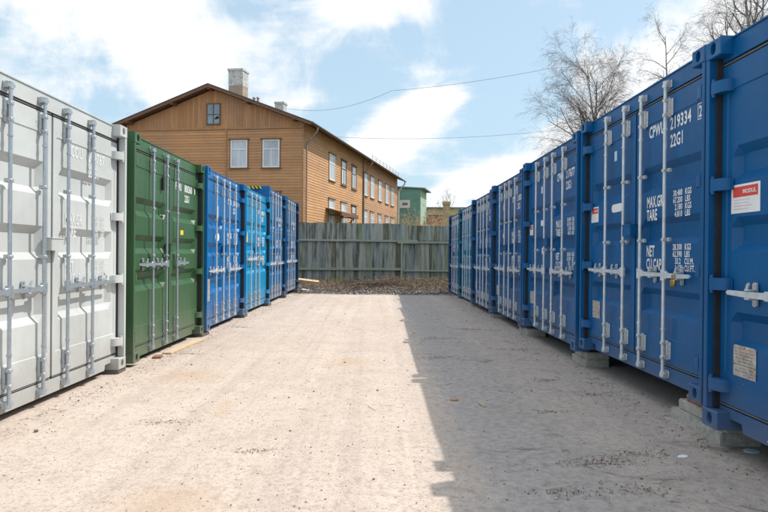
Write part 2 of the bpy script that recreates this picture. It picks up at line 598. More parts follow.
def rod_mesh(H):
    """locking bar at x=0 with its cams"""
    mb = MB()
    y = .042
    mb.tube((0, y, .075), (0, y, H - .085), .0145, n=12)
    for z, s_ in ((.085, -1), (H - .095, 1)):
        mb.tube((0, y, z - .025), (0, y, z + .025), .0195, n=12)
        mb.prism([(-.035, z - .018), (.012, z - .022), (.036, z - .008), (.036, z + .008), (.012, z + .022), (-.02, z + .014)], 'y', y - .012, y + .012)
    for z in (.46, H - .47):
        mb.tube((0, y, z - .009), (0, y, z + .009), .019, n=12)
    return mb


def keeper_mesh():
    """cam keeper, centred on z=0"""
    mb = MB()
    mb.box(-.032, .032, YD - .010, YD, -.030, .030, b=.004)
    mb.box(.020, .028, .04, YD - .010, -.028, .028)
    mb.box(-.032, -.024, .042, YD - .010, -.024, .024)
    return mb


def bracket_mesh():
    mb = MB()
    z = 0
    mb.box(-.022, .022, .060, YD, z - .08, z + .08, b=.004)
    mb.box(.022, .050, YD - .008, YD, z - .07, z + .07, b=.002)
    mb.box(-.018, .019, .024, .060, z - .075, z - .045, b=.004)
    mb.box(-.018, .019, .024, .060, z + .045, z + .075, b=.004)
    for dz in (-.045, 0, .045):
        mb.tube((.038, YD - .014, z + dz), (.038, YD - .008, z + dz), .006, n=6)
    return mb


def guide_mesh():
    mb = MB()
    mb.box(-.012, .040, .056, YD, -.016, .016, b=.003)
    mb.box(-.019, .019, .023, .056, -.013, .013, b=.004)
    return mb


def handle_mesh(s_, hz, padlock=False):
    mb = MB()
    y = .03
    mb.tube((0, .042, hz - .045), (0, .042, hz + .045), .027, n=12)
    mb.box(min(0, s_ * .07), max(0, s_ * .07), y - .008, y + .022, hz - .03, hz + .03, b=.005)
    pts = [(s_ * .05, hz - .02), (s_ * .22, hz - .02), (s_ * .40, hz - .012), (s_ * .415, hz), (s_ * .40, hz + .017), (s_ * .22, hz + .018), (s_ * .05, hz + .02)]
    mb.prism(pts, 'y', y - .006, y + .006)
    return mb


def latch_mesh(s_, hz):
    mb = MB()
    x = s_ * .215
    pts = []
    for i in range(12):
        a = 2 * PI * i / 12
        pts.append((x + .019 * math.cos(a), hz + (.056 if math.sin(a) > 0 else -.056) + .019 * math.sin(a)))
    mb.prism(pts, 'y', YD - .014, YD - .001)
    mb.box(x - .016, x + .020, .016, YD - .014, hz + .022, hz + .032, b=.002)
    mb.box(x - .016, x + .020, .016, YD - .014, hz - .032, hz - .022, b=.002)
    mb.prism([(x - .010, hz + .030), (x + .010, hz + .030), (x + .026, hz + .066), (x + .016, hz + .074), (x + .002, hz + .06)], 'y', .018, .028)
    for q in (.060, -.060):
        mb.tube((x, YD - .022, hz + q), (x, YD - .014, hz + q), .007, n=8)
    return mb


def hinge_mesh(side, z):
    """hinge blade from the post's face slanting back on to the leaf, with its pin"""
    mb = MB()
    xp = side * (HW - .050)
    xd = side * (HW - .053 - .115)
    arc = []
    for i in range(7):
        a = PI / 2 * i / 6
        arc.append((side * (HW - .052 - .118 * math.sin(a)), .008 + (YD - .010) * (1 - math.cos(a)) ** 1.15))
    pts = [(xp, .012), (xp, .045), (side * (HW - .075), YD - .0005), (xd - side * .012, YD - .0005)] + arc[::-1]
    mb.prism(pts, 'z', z - .04, z + .04)
    mb.tube((side * (HW - .062), .022, z - .06), (side * (HW - .062), .022, z + .06), .014, n=10)
    return mb


cache = {}


def cm(key, fn, mats, smooth=40, name='part'):
    k = (key, tuple(m.name for m in mats))
    if k not in cache:
        cache[k] = fn().mesh(name, mats, smooth)
    return cache[k]


def corrugated(a0, a1, z0, z1, depth, pitch, fixed, axis, out):
    """trapezoid corrugated sheet running along 'axis' at coordinate 'fixed'; out=+-1 direction of the outer face"""
    mb = MB()
    pr = []
    x = a0
    k = 0
    fr = [0.0, .26, .5, .76]
    while x < a1 - 1e-4:
        for i, f in enumerate(fr):
            xx = x + f * pitch
            if xx < a1:
                pr.append((xx, 0 if i in (0, 1) else depth))
        x += pitch
    pr.append((a1, 0))
    vs = []
    for (p, d_) in pr:
        q = fixed - out * d_
        for z in (z0, z1):
            vs.append((p, q, z) if axis == 'x' else (q, p, z))
    fs = [(2 * i, 2 * i + 2, 2 * i + 3, 2 * i + 1) for i in range(len(pr) - 1)]
    mb.add(vs, fs)
    return mb


def container(label, loc, rz, col, H=2.591, grooves=(1.75, 1.285, .67), half=.115, rods=(-.60, -.175, .175, .60),
              hz=.91, texts=(), stickers=(), plate=None, lockbox=True, padlock=None, hazard=False, group=None, rough=.36,
              hinge_mat=None, seed=0.0, dep=.05, rodm=None, seal_shade=1):
    pm = paint(col, rough, seed)
    root = empty('shipping_container', loc, rz, label, 'shipping container', group)
    dark = rubber
    # castings, front and rear
    for sx_ in (-1, 1):
        x0 = -HW if sx_ < 0 else HW - .162
        for z0 in (0, H - .118):
            me = cm(('cast', sx_, z0), lambda: casting(x0, z0), [pm, dark], 30, 'corner_casting')
            link('corner_casting', me, root)
            o = link('corner_casting', me, root)
            o.rotation_euler.z = PI
            o.location = (0, LEN, 0)
        pw = .038
        a, b_ = (-HW, -HW + pw) if sx_ < 0 else (HW - pw, HW)
        link('corner_post', cm(('post', sx_, H), lambda: MB().box(a, b_, .004, .16, .118, H - .118, b=.004), [pm], None, 'corner_post'), root)
        link('corner_post', cm(('rpost', sx_, H), lambda: MB().box(a, b_, LEN - .15, LEN - .004, .118, H - .118), [pm], None, 'corner_post'), root)
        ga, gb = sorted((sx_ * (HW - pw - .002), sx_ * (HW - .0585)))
        link('door_seal', cm(('seal_shade', sx_, H, seal_shade), lambda: MB().box(ga, gb, {0: .072, 1: .022, 2: .048}[seal_shade], .15, .125, H - .125), [dark], None, 'door_seal'), root)  # door gasket, brought forward over the post's inner face to blacken its shade

        def side():
            m_ = corrugated(.15, LEN - .15, .15, H - .07, .034, .278, sx_ * (HW - .006), 'y', sx_)
            return m_
        link('side_wall', cm(('side', sx_, H), side, [pm], None, 'side_wall'), root)

        xa, xb = sorted((sx_ * (HW - .06), sx_ * (HW - .001)))
        link('side_rail', cm(('railt', sx_, H), lambda: MB().box(xa, xb, .178, LEN - .178, H - .07, H - .006), [pm], None, 'side_rail'), root)
        link('side_rail', cm(('railb', sx_, H), lambda: MB().box(xa, xb, .178, LEN - .178, .02, .15), [pm], None, 'side_rail'), root)

    def header():
        m_ = MB()
        xe = HW - .162
        m_.box(-xe, xe, YD, .26, H - .148, H - .016)
        m_.box(-xe, xe, YD - .009, .26, H - .016, H - .006)
        m_.box(-HW + .05, -xe, YD + .002, .18, H - .148, H - .1185)
        m_.box(xe, HW - .05, YD + .002, .18, H - .148, H - .1185)
        return m_
    link('door_header', cm(('header', H), header, [pm], None, 'door_header'), root)

    def sill():
        m_ = MB()
        xe = HW - .162
        pts = [(-xe, .078), (-xe + .12, .078), (-xe + .135, .022), (xe - .135, .022), (xe - .12, .078), (xe, .078), (xe, .143), (-xe, .143)]
        m_.prism(pts, 'y', YD, .2)
        m_.box(-HW + .05, -xe, YD + .002, .18, .1185, .143)
        m_.box(xe, HW - .05, YD + .002, .18, .1185, .143)
        return m_
    link('door_sill', cm(('sill', H), sill, [pm], None, 'door_sill'), root)

    def roofp():
        m_ = MB()
        m_.box(-HW + .06, HW - .06, .26, LEN - .1, H - .03, H - .012)
        for i in range(20):
            y = .42 + i * .27
            m_.box(-HW + .25, HW - .25, y, y + .1, H - .012, H - .003)
        return m_
    link('roof', cm(('roof', H), roofp, [pm], None, 'roof'), root)

    def rear():
        m_ = corrugated(-HW + .048, HW - .048, .15, H - .118, .045, .25, LEN - .01, 'x', 1)
        m_.box(-HW + .162, HW - .162, LEN - .1, LEN - .006, H - .118, H - .01)
        m_.box(-HW + .162, HW - .162, LEN - .1, LEN - .006, .02, .15)
        return m_
    link('rear_wall', cm(('rear', H), rear, [pm], None, 'rear_wall'), root)

    def floor_():
        m_ = MB()
        m_.box(-HW + .06, HW - .06, .2, LEN - .1, .12, .148)
        for i in range(14):
            y = .4 + i * .4
            m_.box(-HW + .06, HW - .06, y, y + .05, .03, .12)
        return m_
    link('underframe', cm(('floor', H), floor_, [pm], None, 'underframe'), root)

    z0, z1 = .168, H - .182
    for sd_ in (-1, 1):
        x0, x1 = (-.014 - DW, -.014) if sd_ < 0 else (.014, .014 + DW)
        gr = tuple(g * (z1 - z0) / 2.241 + (z0 - .168) if H > 2.7 else g for g in grooves)
        door = link('door', cm(('door', sd_, H, gr, half, dep), lambda: door_panel(x0, x1, z0, z1, gr, half, dep), [pm], None, 'door'), root)

        def gask(za, zb, mid):
            m_ = MB()
            m_.box(x0 - .003, x1 + .003, YD + .014, YD + .05, za, zb)
            # lip that shows as a thin pale rib in the joint
            m_.tube((x0, YD + .006, mid), (x1, YD + .006, mid), .005, n=8, mi=1)
            return m_
        gm_ = [rubber, simple('weathered_gasket_lip', (.16, .16, .155), .6)]
        link('gasket', cm(('gaskt', sd_, H), lambda: gask(z1, H - .150, (z1 + H - .15) / 2), gm_, None, 'gasket'), door)
        link('gasket', cm(('gaskb', sd_, H), lambda: gask(.145, z0, (z0 + .145) / 2), gm_, None, 'gasket'), door)
        if sd_ < 0:
            link('gasket', cm(('gaskc', H), lambda: MB().box(-.0135, .0135, YD + .022, YD + .045, z0, z1), [rubber], None, 'gasket'), door)
        for rx in rods:
            if (rx < 0) != (sd_ < 0):
                continue
            link('lock_rod', cm(('rod', H), lambda: rod_mesh(H), [rodm or galv], 40, 'lock_rod'), door, (rx, 0, 0))
            for z in (.085, H - .095):
                link('cam_keeper', cm(('keep',), keeper_mesh, [zincb if rodm is galvb else zinc], 40, 'cam_keeper'), door, (rx, 0, z))
            for z in (.285, H - .29):
                link('rod_bracket', cm(('brk',), bracket_mesh, [zincb if rodm is galvb else zinc], 40, 'rod_bracket'), door, (rx, 0, z))
            for z in (1.205, 1.78):
                link('rod_guide', cm(('guide',), guide_mesh, [zincb if rodm is galvb else zinc], 40, 'rod_guide'), door, (rx, 0, z))
            link('handle', cm(('handle', sd_, hz), lambda: handle_mesh(sd_, hz), [rodm or galv], 40, 'handle'), door, (rx, 0, 0))
            link('handle_latch', cm(('latch', sd_, hz), lambda: latch_mesh(sd_, hz), [zincb if rodm is galvb else zinc], 40, 'handle_latch'), door, (rx, 0, 0))
            if padlock and abs(rx - padlock) < .01:
                m_ = MB()
                m_.box(.17, .235, .0, .026, hz - .085, hz - .03, b=.008)
                m_.tube((.185, .013, hz - .03), (.185, .013, hz + .005), .005)
                m_.tube((.22, .013, hz - .03), (.22, .013, hz + .005), .005)
                m_.tube((.185, .013, hz + .005), (.22, .013, hz + .005), .005)
                o = m_.obj('padlock', [brass], door, 40)
                o.location = (rx, 0, 0)
        for z in (.29, .96, 1.62, H - .32):
            link('hinge', cm(('hinge', sd_, round(z, 3)), lambda: hinge_mesh(sd_, z), [hinge_mat or pm], 40, 'hinge'), door)
        if sd_ > 0 and lockbox:
            def lb():
                m_ = MB()
                m_.box(-.125, .052, .004, YD - .001, 1.235, 1.245, b=.002)
                m_.box(-.125, -.115, .012, YD - .001, 1.335 - .2, 1.235)
                m_.box(.042, .052, .012, YD - .001, 1.335 - .2, 1.235)
                m_.box(-.115, .042, .010, .022, 1.135, 1.235)
                m_.box(.052, .12, YD - .012, YD - .001, 1.19, 1.22)
                return m_
            link('lock_box', cm(('lb',), lb, [pm], None, 'lock_box'), door, (0, 0, .12))
        if sd_ > 0 and texts:
            yy = YD + .0045
            for grp in texts:
                # each block of marking is its own decal on the flat part of the sheet
                me = text_mesh(grp).mesh('lettering', [white_ink if col[0] < .3 else simple('faded_white_marking', (.66, .68, .68), .6, 0, .04)])
                link('lettering', me, door, (0, yy, 0))
        for (kind, sxx, szz, w, h) in stickers:
            if (sxx < 0) != (sd_ < 0):
                continue
            yy = YD + .0055
            m_ = MB()
            if kind == 'round':
                pts = []
                for i in range(20):
                    a = 2 * PI * i / 20
                    c_ = sxx + math.copysign(w / 2 - h / 2, math.cos(a)) + h / 2 * math.cos(a)
                    pts.append((c_, szz + h / 2 * math.sin(a)))
                m_.prism(pts, 'y', yy, yy + .001)
                m_.obj('sticker', [simple('white_sticker', (.78, .79, .80), .45, 0, .05)], door)
            elif kind == 'notice':
                m_.box(sxx - w / 2, sxx + w / 2, yy, yy + .001, szz - h / 2, szz + h / 2)
                m_.box(sxx - w * .43, sxx + w * .43, yy - .001, yy - .0002, szz + h * .06, szz + h * .42, mi=1)
                rnd = random.Random(4)
                for k in range(4):
                    zl = szz - h * .04 - k * h * .105
                    m_.box(sxx - w * .40, sxx + w * (.1 + .28 * rnd.random()), yy - .001, yy - .0002, zl - h * .012, zl + h * .012, mi=3 if k == 2 else 2)
                st = m_.obj('sticker', [simple('white_sticker', (.78, .79, .80), .45, 0, .05), simple('red_print', (.62, .06, .045), .5, 0, .1),
                                        simple('grey_print', (.55, .55, .57), .5), simple('pink_print', (.70, .42, .40), .5)], door)
                tm = text_mesh([('MODUL', sxx - w * .08, szz + h * .17, h * .14, .9)])
                to = tm.obj('sticker_lettering', [white_ink], door)
                to.location = (0, yy - .0016, 0)
            else:
                c_ = {'yellow': (.80, .62, .03), 'white': (.76, .77, .79), 'black': (.012, .012, .013), 'blue': (.45, .6, .75)}[kind]
                if kind == 'black':
                    m_.box(sxx - w / 2, sxx + w / 2, YD - .03, YD - .004, szz - h / 2, szz + h / 2, b=.004)
                    m_.obj('seal_tag', [simple('black_plastic', c_, .4)], door)
                else:
                    m_.box(sxx - w / 2, sxx + w / 2, yy, yy + .001, szz - h / 2, szz + h / 2)
                    m_.obj('sticker', [simple(kind + '_sticker', c_, .5, 0, .06)], door)
        if plate and sd_ < 0:
            px_, pz_, w, h = plate
            m_ = MB()
            yy = YD + .001
            e = .012
            m_.prism([(px_ - w / 2 + e, pz_ - h / 2), (px_ + w / 2 - e, pz_ - h / 2), (px_ + w / 2, pz_ - h / 2 + e), (px_ + w / 2, pz_ + h / 2 - e),
                      (px_ + w / 2 - e, pz_ + h / 2), (px_ - w / 2 + e, pz_ + h / 2), (px_ - w / 2, pz_ + h / 2 - e), (px_ - w / 2, pz_ - h / 2 + e)], 'y', yy, yy + .003)
            rnd = random.Random(7)
            for k in range(11):
                zl = pz_ + h * (.42 - k * .082)
                x_ = px_ - w * .42
                while x_ < px_ + w * .36:
                    ln = w * rnd.uniform(.06, .2)
                    if rnd.random() < .8:
                        m_.box(x_, min(x_ + ln, px_ + w * .42), yy - .0008, yy - .0002, zl - h * .011, zl + h * .011, mi=2 if k < 2 else 1)
                    x_ += ln + w * .03
            for (qx, qz) in ((-.46, 0), (.46, 0), (0, .46), (0, -.46)):
                m_.tube((px_ + qx * w, yy - .004, pz_ + qz * h), (px_ + qx * w, yy, pz_ + qz * h), .005, n=8, mi=1)
            m_.obj('data_plate', [simple('stained_alloy_plate', (.50, .46, .41), .45, .3, .35, 22), simple('plate_print', (.20, .17, .15), .6),
                                  simple('plate_rust_print', (.42, .22, .12), .6)], door)
    if hazard:
        m_ = MB()
        xs_ = -HW + .0
        for i in range(6):
            y = .19 + i * .09
            m_.prism([(y, H - .07), (y + .045, H - .07), (y + .085, H - .004), (y + .04, H - .004)], 'x', xs_ - .002, xs_ + .001, mi=0)
            m_.prism([(y + .045, H - .07), (y + .09, H - .07), (y + .13, H - .004), (y + .085, H - .004)], 'x', xs_ - .002, xs_ + .001, mi=1)
        m_.box(xs_, -HW + .12, .19, .75, H - .005, H - .002, mi=0)
        m_.obj('hazard_stripes', [simple('hazard_yellow', (.75, .52, .02), .5), simple('hazard_black', (.015, .015, .015), .5)], root)
    return root


def marks(owner, num, cd, scale=1.0, code='22G1'):
    out = [[(owner, .235, 2.12, .100, .60)], [(num, .590, 2.12, .100, .68), (code, .595, 1.975, .100, .60)], [(cd, 1.004, 2.125, .085, .65)],
           [('MAX.GR.', .205, 1.50, .095, .52), ('TARE', .205, 1.385, .095, .54)],
           [('NET', .205, 1.065, .095, .54), ('CU.CAP.', .205, .95, .095, .52)]]
    for (z, rows, ind) in ((1.560, (('30.480', 'KGS'), ('67.200', 'LBS'), ('2.180', 'KGS'), ('4.810', 'LBS')), .025),
                           (1.120, (('28.300', 'KGS'), ('62.390', 'LBS'), ('33.2', 'CU.M.'), ('1.173', 'CU.FT.')), .035)):
        out.append([(a, .650 + (0 if i < 2 else ind), z - i * .057, .047, .70) for i, (a, b_) in enumerate(rows)])
        out.append([(b_, .825, z - i * .057, .047, .70) for i, (a, b_) in enumerate(rows)])
    return out


BLUE = (.001, .092, .262)
BLUE2 = (.001, .084, .24)
LR, RR = PI / 2, -PI / 2
std_plate = (-.93, .44, .20, .25)
GR_ = 'shipping containers standing side by side in the right-hand row'
GL_ = 'shipping containers standing side by side in the left-hand row'
# right row, nearest first: label, x, far edge y, near edge y, base z
right = [
    ('nearest right-hand dark blue container, cut by the photo edge, with a big notice sticker', 2.23, 3.75, .16, BLUE, ('CPWU', '219418', '5')),
    ('dark blue container with white number 219334 22G1 and a brass padlock on its right handle', 2.32, 6.38, .235, BLUE, ('CPWU', '219334', '2')),
    ('dark blue container numbered 217677, next beyond the one numbered 219334', 2.295, 8.87, .175, BLUE, ('CPWU', '217677', '3')),
    ('dark blue container fourth along the right row, just beyond the one numbered 217677', 2.295, 11.37, .125, BLUE2, ('CPWU', '218305', '6')),
    ('dark blue container on the right row standing just before the brighter teal blue one', 2.30, 13.87, .08, BLUE2, ('CPWU', '217120', '4')),
    ('brighter teal blue container near the far end of the right row', 2.335, 16.38, .045, (.003, .17, .30), ('TRLU', '304862', '0')),
    ('last dark blue container of the right row, closest to the wooden fence', 2.355, 18.90, .012, BLUE2, ('CPWU', '219006', '1')),
]
for i, (lb, x, yf, bz, col, mk) in enumerate(right):
    st = []
    if i == 0:
        st = [('notice', -.935, 1.515, .27, .185)]
    elif i == 1:
        st = [('notice', -1.0, 1.525, .20, .17), ('round', -.43, 1.555, .25, .085), ('blue', -.47, 2.09, .06, .10)]
    elif i == 2:
        st = [('notice', -1.0, 1.52, .18, .16), ('white', -.42, 1.60, .16, .08), ('white', -.36, 1.19, .16, .09), ('white', -.46, 2.09, .06, .10)]
    elif i in (3, 4, 6):
        st = [('white', -.42, 1.55, .18, .09), ('white', -.46, 2.09, .06, .10)]
    root = container(lb, (x, yf - HW, bz), RR + (.012 if i == 0 else 0), col, texts=marks(*mk) if i else (), stickers=st, plate=(-.92, .45, .21, .25) if i == 0 else std_plate,
                     padlock=.60 if i == 1 else None, group=GR_, seed=i * 7.3, seal_shade=2, dep=.06, rods=(-.60, -.175, .175, .60))
    # outlined check digit box
    if i in (1, 2):
        m_ = MB()
        for (a, b_, c_, d_) in ((.990, 1.055, 2.105, 2.111), (.990, 1.055, 2.222, 2.228), (.990, .996, 2.111, 2.222), (1.049, 1.055, 2.111, 2.222)):
            m_.box(a, b_, YD + .004, YD + .005, c_, d_)
        dr = [c for c in root.children if c.name.startswith('door') and c.name.split('.')[0] == 'door']
        dr = [d for d in dr if any(g.name.startswith('lock_box') for g in d.children)][0]
        m_.obj('check_digit_frame', [white_ink], dr)
# slight skew of single containers, as in any hand-set row
GREY = (.52, .545, .53)
GREEN = (.046, .115, .050)
left = [
    ('pale grey container nearest on the left, with faded white lettering', -2.745, 5.98, .05, GREY, 2.591,
     dict(grooves=(1.86, 1.32, .79), half=.14, hz=.94, texts=marks('TCOU', '278787', '1'), dep=.055, rough=.5, seal_shade=0)),
    ('dark green container between the pale grey one and the blue ones', -2.735, 8.58, .05, GREEN, 2.591,
     dict(grooves=(1.78, 1.34, .90), half=.11, hz=1.10, rods=(-.60, -.17, .20), texts=marks('FAMU', '800360', '8')[:3],
          stickers=[('yellow', .50, 1.53, .11, .065), ('black', -.25, 2.13, .045, .17)])),
    ('bright blue container right after the dark green one, with white stickers on its left door', -2.695, 11.05, .065, (.001, .130, .36), 2.591,
     dict(texts=marks('CLHU', '204416', '9'), stickers=[('white', -.42, 1.93, .13, .2), ('round', -.40, 1.50, .22, .13)], plate=(-.93, .62, .24, .36), hz=.93)),
    ('light cyan blue container with a yellow sticker, lower than its taller blue neighbour', -2.70, 13.57, .065, (.001, .24, .47), 2.591,
     dict(rods=(-.60, -.17, .20), grooves=(1.78, 1.34, .90), texts=marks('FAMU', '800417', '3'), stickers=[('yellow', -.80, 1.56, .12, .2)], hz=1.1)),
    ('taller blue container with yellow and black hazard stripes on its top edge', -2.75, 16.10, .065, (.002, .11, .29), 2.896,
     dict(texts=marks('CPWU', '450122', '6', code='45G1'), hazard=True, hz=.95)),
    ('taller dark blue container at the far end of the left row, nearest the fence', -2.745, 18.62, .09, (.002, .080, .22), 2.896,
     dict(texts=marks('CPWU', '450139', '7', code='45G1'), hz=.95)),
]
for i, (lb, x, yf, bz, col, H, kw) in enumerate(left):
    container(lb, (x, yf - HW, bz), LR, col, H=H, group=GL_, seed=40 + i * 5.1, rodm=galvb if i < 2 else galv, **kw)


# ------------------------------------------------------------ blocks the containers stand on
def block(name, label, cat, x, y, z, w, d, h, mat, rz=0, group='supports under the container corners'):
    mb = MB()
    bm = bmesh.new()
    bmesh.ops.create_cube(bm, size=1)
    for v in bm.verts:
        v.co = Vector((v.co.x * w, v.co.y * d, (v.co.z + .5) * h))
    bmesh.ops.bevel(bm, geom=bm.edges[:], offset=min(.008, h * .15), segments=2, affect='EDGES')
    bmesh.ops.subdivide_edges(bm, edges=[e for e in bm.edges if e.calc_length() > .15], cuts=4, use_grid_fill=True)
    for v in bm.verts:
        q = noise.noise_vector(v.co * 17 + Vector((x * 9, y * 9, z * 30)))
        v.co += q * .0018
    me = bpy.data.meshes.new(name)
    bm.to_mesh(me); bm.free()
    me.materials.append(mat)
    o = link(name, me, None, (x, y, z))
    o.rotation_euler.z = R(rz)
    tag(o, label, cat, group)
    return o


# C0 / C1 junction: concrete courses and a plank
block('concrete_block', 'long pale concrete block lowest under the join of the two nearest right containers', 'concrete block', 2.49, 4.08, -.012, .28, .66, .105, concrete)
block('concrete_block', 'thin concrete pad directly under the nearest right container corner', 'concrete block', 2.48, 3.79, .094, .22, .14, .064, concrete)
block('concrete_block', 'upper pale concrete block under the corner of the container numbered 219334', 'concrete block', 2.53, 4.20, .094, .28, .32, .080, concrete, 2)
block('timber_plank', 'reddish brown wooden plank on the concrete block beneath the container numbered 219334', 'plank', 2.52, 4.15, .176, .24, .26, .057, redwood, -2)
# C1 / C2
block('concrete_block', 'grey concrete block lower of two between containers 219334 and 217677', 'concrete block', 2.54, 6.60, -.01, .28, .42, .10, concrete, 2)
block('concrete_block', 'grey concrete block upper of two between containers 219334 and 217677', 'concrete block', 2.55, 6.58, .091, .26, .42, .078, concrete, -1)
# C2 / C3
block('concrete_block', 'concrete block under the far corner of the container numbered 217677', 'concrete block', 2.50, 8.96, -.01, .3, .42, .132, concrete, 4)
block('concrete_block', 'small concrete block beneath the fourth and fifth containers of the right row', 'concrete block', 2.50, 11.48, -.01, .3, .42, .092, concrete, -4)
block('concrete_block', 'flat concrete slab under the near corner of the teal blue container', 'concrete block', 2.50, 13.98, -.01, .3, .42, .056, concrete, 1)
# left row
block('timber_block', 'flat dark timber block under the right corner of the pale grey container', 'timber block', -2.93, 5.90, -.012, .36, .20, .060, darkwood, 2)
block('timber_block', 'flat dark timber block under the corner where green and blue containers meet', 'timber block', -2.90, 8.62, -.012, .38, .32, .060, darkwood, -3)
block('timber_plank', 'pale sawn plank lying on the gravel along the green container', 'plank', -2.66, 7.55, .004, .12, 1.15, .022, palewood, -3, group=None)
block('timber_block', 'flat dark timber block between bright blue and light cyan containers', 'timber block', -2.88, 11.08, -.012, .38, .32, .074, darkwood, 2)
block('timber_block', 'flat dark timber block under the far corner of the light cyan container', 'timber block', -2.90, 13.6, -.012, .38, .34, .074, darkwood, -2)
block('timber_block', 'flat dark timber block beneath the two taller blue containers', 'timber block', -2.93, 16.12, -.012, .38, .34, .074, darkwood, 2)
block('timber_block', 'flat dark timber block at the last corner of the left row', 'timber block', -2.92, 18.50, -.012, .34, .3, .1, darkwood, 2)
block('timber_block', 'short reddish wood piece peeping out under the near corner of the green container', 'timber block', -2.70, 6.72, .0, .10, .16, .035, redwood, 12, group=None)


o = MB().box(2.40, 2.43, 3.765, 3.925, .25, 2.80, b=.003).obj('sun_blocking_board', darkwood)  # added board, stops sunlight slipping through the gap on to the shaded ground
tag(o, 'narrow dark board added in the gap between the two nearest right containers to block sun', 'board')


# ------------------------------------------------------------ fence
fence_mat = wood('weathered_fence_wood', (.36, .39, .32), (.075, .085, .06), 'z', .9, 1.2, (.13, .16, .07), .6, .9)
rail_mat = wood('weathered_rail_wood', (.50, .53, .46), (.22, .24, .19), 'x', .3, 1, (.16, .20, .10), .4, .9)
_t = fence_mat.node_tree; _b = _t.nodes['Principled BSDF']
_g = _t.nodes.new('ShaderNodeNewGeometry'); _s = _t.nodes.new('ShaderNodeSeparateXYZ'); _t.links.new(_g.outputs['Position'], _s.inputs[0])
_n = noise_tex(_t, _g.outputs['Position'], 1.7, 6, .7, stretch=(1, 1, .5))
_old = _b.inputs['Base Color'].links[0].from_socket
_isl = ramp(_t, _g.outputs['Random Per Island'], [(.0, (.40, .43, .40)), (.3, (.26, .31, .33)), (.5, (.30, .34, .24)), (.72, (.17, .155, .115)), (.86, (.46, .46, .41))])
_t.nodes[-1].color_ramp.interpolation = 'CONSTANT'
_old = mixc(_t, .68, _old, _isl)
# green algae on the foot of the boards and under the rail, brown rot runs from the nails
_w = ramp(_t, mth(_t, 'ADD', _s.outputs[2], mth(_t, 'MULTIPLY', _n, 1.3)), [(.75, (.7, .7, .7)), (.98, (0, 0, 0))])
_c = mixc(_t, _w, _old, (.17, .20, .075))
_r = noise_tex(_t, _g.outputs['Position'], 4.2, 6, .7, stretch=(2.2, 1, .16))
_c = mixc(_t, ramp(_t, _r, [(.46, (0, 0, 0)), (.62, (.9, .9, .9))]), _c, (.065, .06, .04))
_r2 = noise_tex(_t, _g.outputs['Position'], 9, 4, .6, stretch=(1.5, 1, .12))
_c = mixc(_t, ramp(_t, _r2, [(.55, (0, 0, 0)), (.75, (.5, .5, .5))]), _c, (.60, .62, .58))
_t.links.new(_c, _b.inputs['Base Color'])
fr_ = empty('wooden_fence', (-7.5, 22.05, 0), math.atan2(1.9, 14.0) * .75, 'tall weathered grey-green plank fence across the end of the yard', 'fence')
rnd = random.Random(11)
FL = 17.0
up, lo_ = MB(), MB()


def plank(mb, x, w, y, z0, z1, th=.022):
    lean = rnd.uniform(-.012, .012)
    dy = rnd.uniform(-.008, .008)
    vs = []
    for z in (z0, z1):
        k = lean * (z - z0)
        for (a, b_) in ((x + k, y + dy), (x + w + k, y + dy + rnd.uniform(-.006, .006)), (x + w + k, y + dy + th), (x + k, y + dy + th)):
            vs.append((a, b_, z))
    mb.add(vs, [(0, 3, 2, 1), (4, 5, 6, 7), (0, 1, 5, 4), (1, 2, 6, 5), (2, 3, 7, 6), (3, 0, 4, 7)])


x = 0
while x < FL:
    w = rnd.uniform(.09, .16)
    plank(up, x - .012, w + .018, -.05 - (.006 if int(x * 97) % 2 else 0), 1.86 + rnd.uniform(-.01, .01), 2.56 + rnd.uniform(-.010, .010) - (.07 if x > 8.6 else 0))
    x += w
x = 0
while x < FL:
    w = rnd.uniform(.10, .17)
    if rnd.random() > .02:
        plank(lo_, x - .014, w + .022, 0 if int(x * 89) % 2 else .014, .04 + rnd.uniform(0, .08), 2.05 + rnd.uniform(-.02, .02))
    x += w
up.obj('upper_boards', fence_mat, fr_)
lo_.obj('lower_boards', fence_mat, fr_)
for (z, xa, xb, h) in ((1.80, 0, 8.45, .085), (1.76, 8.5, FL, .08), (.62, 0, 8.4, .10), (.58, 8.5, FL, .06)):
    m_ = MB()
    m_.box(xa, xb, -.075, -.012, z, z + h, b=.006)
    m_.obj('rail', rail_mat, fr_)
m_ = MB(); m_.box(8.25, 9.1, -.10, -.076, 1.74, 1.90, b=.004); m_.obj('patch_board', rail_mat, fr_)
for px_ in (1.5, 4.6, 8.45, 12.3, 15.9):
    m_ = MB()
    m_.box(px_, px_ + .12, .024, .14, 0, 2.45)
    m_.obj('post', rail_mat, fr_)
m_ = MB(); m_.box(8.40, 8.47, -.112, -.078, .1, 1.74, b=.004); m_.obj('cover_strip', rail_mat, fr_)


# ------------------------------------------------------------ wooden house
house = empty('wooden_house', (-3.97, 28.0, 0), -math.atan2(.25, .968),
              'long two-storey orange-brown timber house with low gable roof behind the fence', 'house')
SH = .13
HWID, HLEN, EAVE, RIDGE = 9.45, 21.8, 8.0, 9.80


def sh(p):
    return (p[0], p[1] + SH * p[0], p[2])


def shear(mb):
    mb.v = [sh(p) for p in mb.v]
    return mb


clap = wood('orange_clapboards', (.74, .43, .21), (.52, .275, .12), 'x', .75, 1, (.36, .23, .16), .55)
clapg = wood('brown_gable_clapboards', (.68, .375, .175), (.46, .23, .095), 'x', .75, 1, (.30, .19, .125), .55)
clap2 = wood('pinkish_clapboards', (.68, .40, .23), (.48, .26, .14), 'x', .7, 1, (.22, .13, .08), .3)
vert_m = wood('gable_vertical_boards', (.66, .355, .155), (.38, .185, .075), 'z', .85, 1, (.26, .17, .12), .55)
